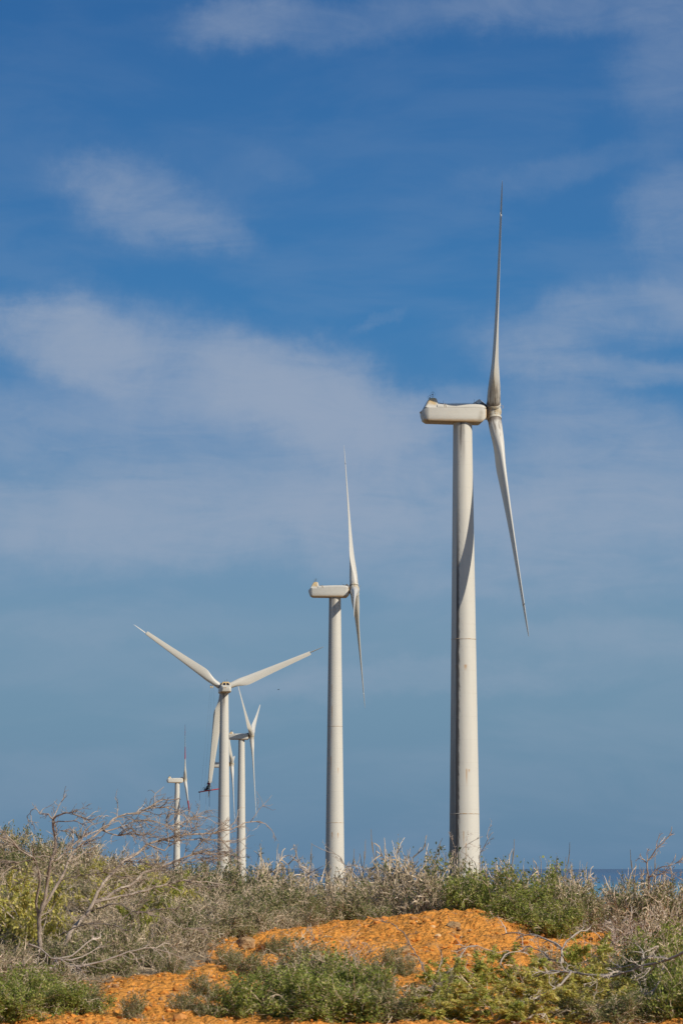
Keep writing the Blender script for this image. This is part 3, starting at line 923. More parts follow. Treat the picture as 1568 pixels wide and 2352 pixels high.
# ------------------------------------------------------------------ plants
def rdir(rng, d, spread):
    v = Vector((rng.gauss(0, 1), rng.gauss(0, 1), rng.gauss(0, 1))) * spread
    return (d + v).normalized()

def polyline(rng, p, d, length, nseg, zig, droop=0.0, wind=None):
    pts = [p.copy()]
    st = length / nseg
    for k in range(nseg):
        d = rdir(rng, d, zig)
        d.z -= droop
        if wind is not None: d = d + wind
        d.normalize()
        p = p + d * st
        pts.append(p.copy())
    return pts, d

def shrub(seed, stems, kids, grand, r0, flat=1.0, up=0.35, zig=.28, leaf=None, whips=0, wind=Vector((-0.0, 0, 0))):
    """Unit shrub (height about 1, radius about 1). Returns twig Geo and leaf Geo."""
    rng = random.Random(seed)
    tw, lf = Geo(), Geo()
    tips = []
    for s in range(stems):
        az = rng.uniform(0, 2 * math.pi)
        el = math.asin(rng.uniform(up, 1.0) ** 0.9) if s > stems * .25 else R(rng.uniform(5, 35))
        d = Vector((math.cos(az) * math.cos(el), math.sin(az) * math.cos(el), math.sin(el)))
        ln = rng.uniform(.75, 1.0) * (0.93 if s % 3 else 0.7)
        p0 = Vector((rng.uniform(-.25, .25), rng.uniform(-.25, .25), -.04))
        pts, dl = polyline(rng, p0, d, ln, 6, zig * .6, 0.02)
        tw.tube(pts, [r0 * (1 - .75 * k / 6) for k in range(7)], 3, False)
        for c in range(kids):
            q = rng.uniform(.22, 1.0)
            i = min(int(q * 6), 5)
            p = pts[i].lerp(pts[i + 1], q * 6 - i) if i < 6 else pts[-1]
            dd = rdir(rng, (pts[i + 1] - pts[i]).normalized(), .65)
            dd.z = dd.z * .8 + .12; dd.normalize()
            pk, dk = polyline(rng, p, dd, rng.uniform(.22, .46), 4, zig, 0.02)
            tw.tube(pk, [r0 * .48 * (1 - .6 * k / 4) for k in range(5)], 3, False)
            for e in range(grand):
                j = rng.randrange(1, 4)
                dg = rdir(rng, (pk[j + 1] - pk[j]).normalized(), .75)
                pg, _ = polyline(rng, pk[j], dg, rng.uniform(.09, .22), 3, zig)
                tw.tube(pg, [r0 * .30, r0 * .26, r0 * .2, r0 * .13], 3, False)
                tips.append(pg)
            tips.append(pk)
    for s in range(5):        # longer arching limbs through the bush
        az = rng.uniform(0, 2 * math.pi); el = R(rng.uniform(35, 75))
        d = Vector((math.cos(az) * math.cos(el), math.sin(az) * math.cos(el), math.sin(el)))
        pts, dl = polyline(rng, Vector((rng.uniform(-.3, .3), rng.uniform(-.3, .3), 0)), d, rng.uniform(.85, 1.12), 9, .15, .11)
        tw.tube(pts, [r0 * .85 * (1 - .7 * k / 9) for k in range(10)], 4, False)
        for e in range(9):
            j = rng.randrange(3, 9)
            pg, _ = polyline(rng, pts[j], rdir(rng, (pts[j + 1] - pts[j]).normalized(), .55), rng.uniform(.12, .32), 4, .28)
            tw.tube(pg, [r0 * .5 * (1 - .6 * k / 4) for k in range(5)], 3, False)
    for s in range(whips):
        az = rng.uniform(0, 2 * math.pi); rr = rng.uniform(.1, .75)
        p = Vector((math.cos(az) * rr, math.sin(az) * rr, .55 + .2 * (1 - rr)))
        pts, dl = polyline(rng, p, Vector((rng.uniform(-.9, .9), rng.uniform(-.7, .7), 1)).normalized(), rng.uniform(.14, .36), 6, .42)
        tw.tube(pts, [r0 * .55 * (1 - .7 * k / 6) for k in range(7)], 3, False)
        for e in range(6):
            j = rng.randrange(1, 6)
            pg, _ = polyline(rng, pts[j], rdir(rng, dl, .8), rng.uniform(.08, .22), 3, .35)
            tw.tube(pg, [r0 * .3, r0 * .26, r0 * .2, r0 * .12], 3, False)
    if leaf:
        n, size, spread, low, high = leaf
        cand = [t_ for t_ in tips if t_[-1].z > low]
        clump = [rng.random() for _ in cand]
        wts = [.15 + c ** 2 for c in clump]
        for t_ in rng.choices(cand, wts, k=n):
            b_ = t_[rng.randrange(1, len(t_))]
            if b_.z > high and rng.random() < .8: continue
            c_ = b_ + Vector((rng.gauss(0, spread), rng.gauss(0, spread), rng.gauss(0, spread)))
            u = Vector((rng.gauss(0, 1), rng.gauss(0, 1), rng.gauss(0, 1))).normalized()
            nrm = Vector((rng.gauss(0, .7), rng.gauss(0, .7), 1)).normalized()
            v_ = nrm.cross(u)
            if v_.length < .05: continue
            v_.normalize(); u = v_.cross(nrm)
            s_ = size * rng.choice((.5, .7, .9, 1.1, 1.45))
            lf.add([c_ - u * s_ * .6, c_ + v_ * s_ * .34 + nrm * s_ * .08, c_ + u * s_ * .7, c_ - v_ * s_ * .34 + nrm * s_ * .08], [(0, 1, 2, 3)])
    return tw, lf

def spray(seed, r0, lv):
    """Unit acacia: low leaning stems, flat sprays of tiny leaflets to the sides."""
    rng = random.Random(seed)
    tw, lf = Geo(), Geo()
    for s in range(13):
        az = rng.uniform(0, 2 * math.pi); el = R(rng.uniform(12, 62))
        d = Vector((math.cos(az) * math.cos(el), math.sin(az) * math.cos(el), math.sin(el)))
        pts, dl = polyline(rng, Vector((rng.uniform(-.2, .2), rng.uniform(-.2, .2), -.04)), d, rng.uniform(.8, 1.1), 7, .16, 0.05)
        tw.tube(pts, [r0 * (1 - .75 * k / 7) for k in range(8)], 3, False)
        for c in range(9):
            i = rng.randrange(2, 7)
            dd = rdir(rng, (pts[i + 1] - pts[i]).normalized(), .6); dd.z *= .35; dd.normalize()
            pk, dk = polyline(rng, pts[i], dd, rng.uniform(.2, .5), 6, .15, 0.02)
            tw.tube(pk, [r0 * .42 * (1 - .6 * k / 6) for k in range(7)], 3, False)
            if rng.random() < .25: continue
            for q in range(1, 7):
                for e in range(rng.randrange(*lv)):
                    c_ = pk[q] + Vector((rng.gauss(0, .035), rng.gauss(0, .035), rng.gauss(0, .018)))
                    u = Vector((rng.gauss(0, 1), rng.gauss(0, 1), rng.gauss(0, .35))).normalized()
                    nrm = Vector((rng.gauss(0, .45), rng.gauss(0, .45), 1)).normalized()
                    v_ = nrm.cross(u)
                    if v_.length < .05: continue
                    v_.normalize()
                    s_ = rng.uniform(.035, .065)
                    lf.add([c_ - u * s_, c_ + v_ * s_ * .38, c_ + u * s_, c_ - v_ * s_ * .38], [(0, 1, 2, 3)])
    return tw, lf

PROTO = {}
def proto(kind, seeds, twm, lfm, **kw):
    PROTO[kind] = []
    for s in seeds:
        tw, lf = spray(s, kw['r0'], kw['lv']) if kw.get('acacia') else shrub(s, **kw)
        V = np.array([tuple(v) for v in tw.v])
        sz = 1.0 / np.quantile(V[:, 2], .975); sr = 1.0 / np.quantile(np.hypot(V[:, 0], V[:, 1]), .93)
        for gg in (tw, lf): gg.v = [Vector((v.x * sr, v.y * sr, v.z * sz)) for v in gg.v]
        PROTO[kind].append((mesh_only(tw, 'twigs', twm, False), mesh_only(lf, 'foliage', lfm, False) if lf.n else None))
proto('grey', (1, 2, 3, 4), M_twig, M_olive, stems=24, kids=8, grand=3, r0=.024, whips=1, leaf=(1000, .036, .03, .1, .9))
proto('brush', (5, 6, 7), M_twig, M_olive, stems=26, kids=8, grand=3, r0=.024, whips=1, leaf=(3000, .040, .035, .1, .9))
proto('pale', (8, 9), M_pale, None, stems=11, kids=6, grand=3, r0=.014, whips=3, up=.2)
proto('olive', (11, 12, 13), M_twig, M_olive, stems=24, kids=8, grand=3, r0=.016, whips=1, leaf=(5200, .046, .045, .02, .9))
proto('green', (14, 15, 16), M_twig, M_green, stems=24, kids=8, grand=3, r0=.014, whips=1, leaf=(8500, .050, .045, .0, 1.1))
proto('yellow', (21, 22), M_dark_twig, M_yellow, acacia=True, r0=.018, lv=(3, 7))
proto('gold', (26, 27, 28), M_twig, M_yellow, acacia=True, r0=.018, lv=(9, 16))
proto('lime', (24, 25), M_twig, M_lime, acacia=True, r0=.018, lv=(8, 15))
NAMES = {'grey': 'thorn_shrub', 'brush': 'thorn_shrub', 'pale': 'dead_shrub', 'olive': 'leafy_shrub', 'green': 'leafy_shrub', 'yellow': 'acacia_shrub', 'gold': 'acacia_shrub', 'lime': 'acacia_shrub'}
prng = random.Random(77)
def plant(kind, px, top, D, width, label, group=None, depth=None, height=None):
    """A shrub whose top shows at (px, top) at distance D; it stands on the ground there."""
    p = P(px, top, D)
    z0 = gz(p.x, D) - .03
    hgt = height if height else max(.35, p.z - z0)
    rad = width * D / F / 2
    k = prng.randrange(len(PROTO[kind]))
    tw, lf = PROTO[kind][k]
    o = thing(NAMES[kind], label, 'shrub', (p.x, D, z0), group)
    o.rotation_euler = (0, 0, prng.uniform(0, 6.283))
    if kind in ('grey', 'brush'): hgt *= .87
    r_ = max((rad + (depth or rad)) / 2, hgt / 1.45)
    o.scale = (r_, r_, hgt)
    obj_from(tw, 'twigs', o)
    if lf is not None: obj_from(lf, 'foliage', o)
    return o

# the left hill, row behind row of thorn scrub
TP = [(-80, 1918), (0, 1912), (100, 1905), (200, 1932), (300, 1952), (400, 1968), (480, 1984), (540, 1998), (620, 2010), (700, 2018)]
BP = [(-80, 2235), (140, 2232), (300, 2195), (400, 2185), (480, 2160), (560, 2130), (640, 2112), (720, 2100)]
ip = lambda tab, v: float(np.interp(v, [a_ for a_, _ in tab], [b_ for _, b_ in tab]))
HILL_L = {'grey': 'leafless grey brown thorn shrub massed with others on the scrub hill', 'brush': 'half bare thorn shrub with sparse dull leaves massed on the scrub hill',
          'olive': 'low dull green shrub growing among the grey thorns of the scrub hill', 'yellow': 'yellow green acacia shrub growing among grey thorns on the scrub hill'}
rows = [(79, 0.0, 74, 660), (75, 0.11, 74, 640), (71, 0.24, 74, 620), (67.5, 0.37, 76, 600), (64.5, 0.49, 78, 585), (62, 0.60, 80, 560), (59.5, .71, 80, 515), (57.5, .81, 80, 450), (55.7, .90, 80, 400), (54, .97, 80, 330), (52.3, 1.03, 80, 250)]
for D, q, step, lim in rows:
    px = -55 + prng.uniform(0, 40)
    while px < lim:
        tpy = ip(TP, px) + q * (ip(BP, px) - 62 - ip(TP, px)) + prng.uniform(-12, 12)
        kind = prng.choices(['grey', 'brush', 'olive', 'yellow'], [5, 4, .8 + 1.4 * q, 0.45 if .1 < q < .8 and px < 420 else 0.0])[0]
        plant(kind, px, tpy, D + prng.uniform(-1.0, 1.0), prng.uniform(105, 150), HILL_L[kind], 'thorn scrub massed on the hill')
        px += step * prng.uniform(.8, 1.2)
U = plant
U('olive', 22, 1918, 72, 90, 'dark green shrub poking out of the grey scrub at the hill crest edge')
U('yellow', 40, 2015, 60, 190, 'wide yellow green acacia behind the twin trunks of the dead tree')
U('yellow', 30, 2062, 58, 170, 'bright yellow green acacia low beside the trunk of the dead tree')
U('yellow', 205, 2022, 62, 120, 'small yellow leaved acacia seen between the forks of the dead tree')
U('yellow', 365, 1998, 66, 170, 'yellow green acacia in the scrub below the smallest red banded turbine')
U('lime', 330, 2085, 57, 120, 'small fresh green acacia under the long branches of the dead tree')
U('lime', 400, 2028, 63, 140, 'faint yellow green acacia below the horizontal dead branch')
U('yellow', 85, 2040, 56, 150, 'yellow green acacia branch level with the fork of the dead tree')
U('gold', 10, 2045, 57, 150, 'full yellow green acacia at the view edge behind the dead tree')
U('olive', 520, 1992, 70, 90, 'dull green shrub at the foot of the turbine with the rope workers')
# centre, between the hill and the mound
CEN = 'grey thorn shrub massed on the ridge between the second turbine and the hill'
for px, top, D, wd in ((585, 1985, 72, 100), (625, 1962, 71, 110), (670, 1978, 70, 100), (705, 1990, 69, 90), (738, 2004, 70, 90), (800, 2000, 70, 80), (600, 2020, 67, 110), (690, 2030, 66, 110), (760, 2030, 68, 90)):
    U('grey', px, top, D, wd, CEN, 'grey thorn shrubs of the centre ridge')
U('olive', 640, 2030, 63, 150, 'broad dark olive shrub above the pair of brown boulders')
U('olive', 570, 2060, 60.5, 120, 'dull green shrub spilling onto the orange soil behind the boulders')
U('brush', 505, 2085, 58.5, 130, 'half bare shrub at the edge of the orange soil beside the boulders')
U('olive', 710, 2055, 63, 100, 'olive shrub at the end of the orange bank below the second turbine')
U('brush', 790, 2042, 64.5, 110, 'twiggy shrub with light leaves at the foot of the second turbine')
U('olive', 835, 2040, 64.5, 100, 'small green shrub behind the crest of the orange mound')
RID = 'grey bare thorn shrub along the ridge top between the two tallest turbines'
for px, top, D, wd in ((830, 1985, 69, 100), (870, 1968, 68, 100), (915, 1952, 68, 110), (955, 1962, 67, 100), (995, 1980, 67, 100), (850, 2010, 66, 100), (905, 2005, 65.5, 110), (960, 2010, 65, 110), (1000, 2020, 65, 90)):
    U('grey', px, top, D, wd, RID, 'grey thorn shrubs between the tallest turbines')
# right ridge
U('olive', 1045, 1984, 65.5, 110, 'tall dull green shrub right in front of the tallest turbine base')
U('brush', 1020, 2040, 64.5, 100, 'twiggy brown shrub on the crest of the orange mound')
RR = 'grey bare thorn shrub on the ridge right of the tallest turbine, against the sea'
for px, top, D, wd in ((1120, 1990, 69, 110), (1165, 1986, 69, 100), (1205, 1990, 68, 110), (1250, 1990, 68, 100), (1290, 1994, 69, 100), (1335, 2002, 68, 100), (1370, 2034, 69, 80), (1420, 2020, 68, 90), (1460, 2006, 68, 110), (1500, 2010, 67, 110), (1545, 2016, 67, 110), (1590, 2012, 67, 100)):
    U('grey', px, top, D, wd, RR, 'grey thorn shrubs on the ridge against the sea')
U('green', 1090, 2022, 64, 140, 'bright green leafy bush beside the foot of the tallest turbine')
U('green', 1165, 2012, 63.5, 160, 'big green leafy bush on the ridge right of the orange mound')
U('green', 1245, 2016, 63.5, 160, 'green leafy bush in the middle of the ridge below the sea line')
U('olive', 1310, 2030, 63, 140, 'darker green bush where the ridge dips towards the sea')
U('green', 1200, 2055, 61, 170, 'low green bush hanging over the orange bank under the ridge')
U('green', 1270, 2075, 60, 140, 'lowest green bush of the ridge, beside the orange boulders')
U('brush', 1350, 2045, 63, 120, 'twiggy half bare shrub above the orange boulders under the ridge')
U('brush', 1405, 2026, 64, 130, 'half green thorn shrub on the ridge left of the tall dry twig')
U('brush', 1475, 2020, 63.5, 140, 'half green thorn shrub right under the tall dry twig')
U('brush', 1550, 2024, 63, 150, 'half green thorn shrub on the ridge at the picture edge')
U('grey', 1440, 2060, 60, 150, 'tangled grey thorn shrub low on the slope beside the orange boulders')
U('grey', 1510, 2068, 59, 150, 'tangled grey thorn shrub on the slope above the tall green bush')
U('pale', 1470, 2095, 57.5, 170, 'pale bare bush with bleached twigs lying over the orange slope')
U('pale', 1555, 2090, 57, 150, 'pale bare bush with bleached twigs beside the tall green bush')
# foreground
U('green', 60, 2232, 48, 190, 'dark green leafy bush filling the corner beside the dead tree')
U('green', -5, 2262, 46.5, 170, 'green leafy bush half cut off at the corner of the view')
U('green', 130, 2275, 47, 150, 'green bush at the edge of the orange soil before the dead tree')
U('olive', 190, 2300, 47, 110, 'small sparse green bush on the orange soil near the corner')
U('grey', 40, 2190, 50.5, 180, 'grey brown thorn bush behind the dark green corner bush')
U('grey', 110, 2205, 50.5, 130, 'grey thorn bush at the foot of the dead tree')
U('brush', 0, 2150, 52, 160, 'brown thorn bush with few leaves left of the dead tree trunk')
U('green', 720, 2205, 48.5, 190, 'large green bush in the foreground centre on orange soil')
U('green', 620, 2240, 47, 170, 'green foreground bush next to a bare orange patch')
U('green', 810, 2222, 47.5, 170, 'green foreground bush with twigs right of the large centre bush')
U('olive', 690, 2170, 51, 150, 'dull green bush behind the large centre bush on orange soil')
U('pale', 735, 2142, 52.5, 150, 'wispy pale dead bush behind the large centre bush')
U('pale', 820, 2160, 51, 130, 'wispy pale dead bush on the flank of the orange mound')
U('olive', 590, 2190, 51, 110, 'small dark sparse bush on the orange soil below the boulders')
U('olive', 480, 2290, 46.6, 90, 'small loose green bush standing alone on the orange soil')
U('brush', 890, 2235, 47.5, 150, 'twiggy olive bush below the orange mound')
U('lime', 970, 2290, 46, 170, 'yellowish low bush in the foreground beside the centre bushes')
U('lime', 1090, 2205, 50, 180, 'feathery light green acacia spreading over the orange slope')
U('lime', 1190, 2190, 51, 170, 'feathery green acacia under the fallen grey branches')
U('gold', 1150, 2255, 48, 190, 'yellowish acacia in the foreground below the fallen branches')
U('gold', 1270, 2225, 48.5, 190, 'yellow green acacia tangled in the fallen grey branches')
U('lime', 1350, 2175, 50.5, 190, 'light green acacia behind the fallen grey branches')
U('gold', 1390, 2245, 47.5, 190, 'olive yellow acacia at the foot of the tall green corner bush')
U('gold', 1060, 2295, 46, 170, 'low yellow acacia at the bottom rim of the orange slope')
U('olive', 1300, 2280, 46.5, 170, 'dark olive bush under the yellow acacias in the foreground')
U('green', 1530, 2155, 48, 170, 'tall dark green bush rising beside the long fallen branch')
U('green', 1585, 2190, 46.8, 160, 'dense green bush at the edge of the view beside the fallen branch')
U('olive', 1455, 2200, 48, 140, 'shadowy green bush below the long fallen branch')
U('olive', 1480, 2290, 46, 180, 'leafy olive bush in the lower corner under the fallen branches')
U('brush', 1400, 2165, 52, 160, 'greyish half bare bush between the boulders and the fallen branch')
U('brush', 1260, 2165, 53.5, 90, 'small half bare bush near the orange boulders')
U('brush', 600, 2078, 60.0, 120, 'half bare low shrub just above the pair of brown boulders')
U('olive', 545, 2100, 58.6, 100, 'low dull green shrub left of the pair of brown boulders')
U('brush', 690, 2078, 61.5, 110, 'twiggy low shrub at the upper rim of the orange bank right of the boulders')
U('grey', 640, 2090, 60.5, 90, 'small grey thorn shrub directly behind the single upright rock')
U('green', 690, 2245, 46.3, 210, 'broad green bush at the bottom rim in the middle of the view')
U('green', 800, 2265, 45.8, 210, 'broad green bush at the bottom rim right of the middle')
U('olive', 900, 2270, 45.8, 170, 'dull green bush at the bottom rim before the small dead shrub')
U('green', 560, 2262, 46.6, 150, 'round green bush at the bottom rim beside bare orange soil')
U('brush', 760, 2178, 50.2, 150, 'half bare bush on top of the large green foreground mass')
U('grey', 690, 2150, 51.8, 150, 'grey twiggy bush behind the large green foreground mass')
U('brush', 840, 2195, 49.5, 140, 'half bare bush at the shoulder of the green foreground mass')
U('green', 40, 2270, 46.0, 200, 'dark green bush at the lowest corner below the dead tree')
U('green', 175, 2268, 46.8, 150, 'green bush reaching out from the corner over the orange soil')
U('brush', 90, 2215, 49.2, 150, 'half bare bush rising behind the green corner bushes')
U('brush', 180, 2225, 49.8, 110, 'half bare bush between the corner bushes and the fallen pale branches')
U('gold', 1220, 2278, 45.9, 210, 'yellow acacia at the bottom rim below the fallen grey branches')
U('gold', 1330, 2262, 46.3, 200, 'dense yellow acacia in the lower corner area under the branches')
U('lime', 1130, 2290, 45.6, 190, 'light green acacia at the bottom rim right of the small dead shrub')
U('gold', 1420, 2212, 48.6, 180, 'olive yellow acacia before the tall green bush')
U('lime', 1010, 2240, 48.2, 150, 'thin light green acacia behind the small dead shrub')
U('green', 1560, 2240, 45.8, 190, 'green bush in the lowest corner under the long branch')
U('olive', 1390, 2290, 45.6, 190, 'dull green bush at the bottom rim under the yellow acacias')
U('brush', 1490, 2140, 51, 160, 'half bare bush behind the tall green bush')
U('pale', 1400, 2112, 56.4, 150, 'pale bare bush hanging over the biggest orange boulder')
U('grey', 1560, 2120, 55, 150, 'grey tangled bush behind the tall green bush at the view edge')
U('brush', 475, 2118, 57.6, 130, 'half bare bush closing the gap between the hill scrub and the orange bank')
U('grey', 425, 2140, 56.2, 130, 'grey thorn bush at the tip of the lowest dead branch')
U('olive', 345, 2165, 54.2, 120, 'dull green bush below the long low dead branch')
# small tufts on the orange soil
for px, top, D, wd in ((520, 2178, 54, 40), (540, 2192, 53, 46), (470, 2240, 49, 40), (640, 2150, 56, 50), (930, 2200, 52, 40), (420, 2290, 47, 50), (300, 2300, 46.5, 60), (400, 2205, 52.5, 36), (1010, 2240, 49, 60), (890, 2180, 53, 40)):
    U('olive', px, top, D, wd, 'small green seedling tuft on the bare orange soil', 'seedling tufts on the orange soil')

# ------------------------------------------------------------------ hand-laid dead branches
def limb(geo, tw, rng, pts2, D0, D1, r0, r1, scale, twigs, tw_len=.6, bias=Vector((.7, 0, .15)), conv=None, leafless=True):
    """A branch through photo points, its distance running from D0 to D1."""
    pts = []
    n = len(pts2)
    for k, (a_, b_) in enumerate(pts2):
        q = k / max(1, n - 1)
        x_, y_ = conv(a_, b_)
        pts.append(P(x_, y_, D0 + (D1 - D0) * q + rng.uniform(-.06, .06)))
    fine = []
    for i in range(n - 1):
        m_ = max(2, int((pts[i + 1] - pts[i]).length / .13))
        p0, p1, p2, p3 = pts[max(i - 1, 0)], pts[i], pts[i + 1], pts[min(i + 2, n - 1)]
        for k in range(m_):
            u = k / m_
            c_ = 0.5 * ((2 * p1) + (p2 - p0) * u + (2 * p0 - 5 * p1 + 4 * p2 - p3) * u * u + (3 * p1 - p0 - 3 * p2 + p3) * u ** 3)
            fine.append(c_ + Vector((rng.gauss(0, 1), rng.gauss(0, 1), rng.gauss(0, 1))) * .009)
    fine.append(pts[-1])
    N = len(fine)
    geo.tube(fine, [(r0 + (r1 - r0) * (k / (N - 1)) ** .8) * rng.uniform(.88, 1.12) for k in range(N)], 6)
    for e in range(twigs):
        j = rng.randrange(int(N * .25), N - 1) if N > 5 else 0
        d = (fine[j + 1] - fine[j]).normalized()
        dd = rdir(rng, (d + bias * .5), .55)
        ln = tw_len * rng.uniform(.35, 1.2)
        pk, dk = polyline(rng, fine[j], dd, ln, 7, .24, 0.0, bias * .06)
        rr = min(.013, r1 * .8 + .004)
        tw.tube(pk, [rr * (1 - .65 * k / 7) for k in range(8)], 4, False)
        for f in range(4):
            i = rng.randrange(1, 7)
            pg, _ = polyline(rng, pk[i], rdir(rng, dk, .55), ln * rng.uniform(.2, .55), 4, .28)
            tw.tube(pg, [rr * .55 * (1 - .55 * k / 4) for k in range(5)], 3, False)
            if rng.random() < .6:
                ph, _ = polyline(rng, pg[2], rdir(rng, dk, .7), ln * rng.uniform(.12, .3), 3, .3)
                tw.tube(ph, [rr * .4, rr * .34, rr * .28, rr * .2], 3, False)
    return fine

r4 = lambda X_, Y_: (X_ / 1.568 / 1.7417, (3100 + Y_ / 1.568) / 1.7417)
r5 = lambda X_, Y_: ((900 + X_ / 1.568) / 1.7417, (3300 + Y_ / 1.568) / 1.7417)
r6 = lambda X_, Y_: ((1731 + X_ / 1.568) / 1.7417, (3300 + Y_ / 1.568) / 1.7417)
rng = random.Random(5)
tp = P(*r4(250, 1080), 53)
tree = thing('dead_tree', 'leafless windswept tree with long bent branches rising from grey scrub', 'tree', (tp.x, 53, gz(tp.x, 53)))
tk, tw = Geo(), Geo()
B_ = Vector((.75, 0, .05)); BL = Vector((-.75, -.1, .1))
LIMBS = [
    ([(252, 1150), (250, 1000), (245, 930), (252, 880), (285, 780), (300, 650), (320, 560), (340, 490), (350, 400), (335, 340), (335, 278)], 53, 52.6, .062, .026, 5, .5, B_),
    ([(335, 278), (385, 240), (430, 235), (470, 245), (540, 275), (600, 310)], 52.6, 52.2, .024, .007, 6, .5, B_),
    ([(335, 278), (300, 245), (255, 240), (215, 215), (185, 238), (172, 270)], 52.6, 53, .02, .005, 4, .35, B_),
    ([(350, 395), (380, 355), (430, 345), (460, 365)], 52.6, 53, .014, .005, 3, .3, B_),
    ([(330, 300), (420, 290), (490, 295), (530, 330), (525, 375), (510, 410)], 52.6, 52.2, .014, .006, 3, .3, B_),
    ([(245, 900), (225, 800), (250, 690), (245, 620), (225, 545), (215, 520)], 53, 52.3, .034, .020, 2, .4, BL),
    ([(215, 525), (130, 470), (60, 410), (0, 392), (-70, 385)], 52.3, 51.4, .017, .008, 9, .6, BL),
    ([(215, 525), (120, 548), (0, 530), (-60, 525)], 52.3, 52.6, .016, .008, 9, .6, BL),
    ([(212, 520), (100, 442), (0, 425), (-60, 410)], 52.3, 53.0, .016, .007, 8, .5, BL),
    ([(215, 520), (270, 505), (320, 515), (370, 495)], 52.3, 52.6, .014, .007, 3, .4, B_),
    ([(300, 635), (200, 615), (110, 590), (40, 575)], 52.8, 52.4, .013, .006, 5, .5, BL),
    ([(270, 845), (370, 670), (410, 600), (450, 500), (490, 450), (560, 400), (640, 350), (700, 295), (740, 265), (850, 235), (920, 215), (1000, 205), (1060, 206)], 53, 54.5, .044, .012, 14, .6, B_),
    ([(645, 345), (700, 345), (800, 312), (900, 282), (1000, 300), (1080, 322), (1200, 290), (1310, 262)], 53.8, 54.8, .020, .006, 16, .6, B_),
    ([(640, 350), (740, 380), (850, 365), (940, 390), (1020, 380)], 53.8, 53.2, .016, .006, 10, .55, B_),
    ([(365, 675), (440, 640), (520, 625), (600, 615), (690, 625), (760, 640)], 53.2, 52.5, .018, .007, 8, .5, B_),
    ([(345, 540), (400, 500), (520, 390), (620, 345), (660, 330)], 52.7, 53.4, .026, .012, 6, .5, B_),
    ([(385, 1120), (430, 1000), (500, 920), (550, 860), (600, 800), (680, 760), (760, 710), (830, 690), (900, 622), (1000, 590), (1080, 550), (1150, 520), (1250, 480), (1330, 460)], 53.3, 55.5, .062, .012, 16, .55, B_),
    ([(380, 1160), (400, 1080), (440, 1000)], 53.2, 53.3, .075, .055, 0, .3, B_),
    ([(1080, 550), (1200, 500), (1300, 490), (1400, 500), (1480, 510)], 54.8, 55.2, .020, .006, 12, .45, B_),
    ([(1100, 545), (1200, 550), (1290, 520), (1350, 545)], 54.8, 55.6, .018, .005, 10, .45, B_),
    ([(590, 805), (700, 770), (820, 750), (930, 720), (1050, 685), (1150, 660), (1300, 672), (1460, 692)], 53.5, 54.8, .032, .010, 10, .45, B_),
    ([(1150, 660), (1250, 690), (1380, 700)], 54.4, 54.0, .016, .006, 4, .4, B_),
    ([(540, 885), (600, 765), (650, 680), (720, 612), (780, 540), (860, 490), (930, 440), (1000, 410), (1100, 385), (1230, 370), (1330, 366), (1440, 340), (1540, 302), (1600, 290), (1650, 300)], 53.4, 56, .050, .008, 22, .6, B_),
    ([(1000, 410), (1080, 420), (1200, 400), (1340, 405), (1450, 410)], 54.6, 55.6, .016, .005, 12, .5, B_),
    ([(930, 440), (1040, 470), (1060, 400), (1040, 300), (1050, 255), (1090, 240), (1130, 245)], 54.4, 54.8, .020, .008, 6, .4, B_),
    ([(1060, 455), (1140, 390), (1180, 300), (1210, 262), (1260, 255)], 54.7, 55.2, .016, .006, 6, .4, B_),
    ([(780, 540), (870, 545), (960, 560), (1060, 540)], 54, 53.5, .014, .006, 8, .5, B_),
    ([(600, 840), (690, 815), (760, 812), (860, 862), (960, 850), (1060, 835), (1130, 850)], 53.5, 52.3, .020, .007, 7, .45, B_),
    ([(745, 915), (800, 885), (850, 860), (960, 880), (1060, 915), (1150, 960), (1330, 962)], 52.6, 52.2, .015, .006, 8, .45, B_),
    ([(380, 1010), (460, 960), (600, 930), (720, 945), (830, 985)], 53, 52.0, .018, .007, 6, .45, B_),
]
for pts2, D0, D1, r0, r1, k, ln, bs in LIMBS:
    limb(tk, tw, rng, pts2, D0, D1, r0 * .72, r1 * .85, 1, int(k * 1.6), ln, bs, r4)
trunk = tk.build('branches', M_bark, tree, True); trunk.matrix_basis = Matrix.Translation(-tree.location)
o = tw.build('twigs', M_tree_twig, tree); o.matrix_basis = Matrix.Translation(-tree.location)

def deadwood(name, label, limbs, conv, bark, twm, cat='branch', seed=3):
    rg = random.Random(seed)
    gk, gt = Geo(), Geo()
    for pts2, D0, D1, r0, r1, k, ln, bs in limbs:
        limb(gk, gt, rg, pts2, D0, D1, r0 * .82, r1 * .85, 1, k, ln, bs, conv)
    a_ = gk.v[0].copy()
    root = thing(name, label, cat, a_)
    nf = len(gk.f)
    gk.add(gt.v, gt.f)
    q = gk.build('branches', bark, root); q.matrix_basis = Matrix.Translation(-a_)
    q.data.materials.append(twm)
    q.data.polygons.foreach_set('material_index', [0] * nf + [1] * (len(gk.f) - nf))
    q.data.polygons.foreach_set('use_smooth', [True] * nf + [False] * (len(gk.f) - nf))
    return root
M_grey_bark = twig_mat('bleached_wood', (0.34, 0.275, 0.22), (0.42, 0.35, 0.285), (0.28, 0.225, 0.18))
BR = Vector((-.5, 0, .1)); BU = Vector((.1, 0, .7))
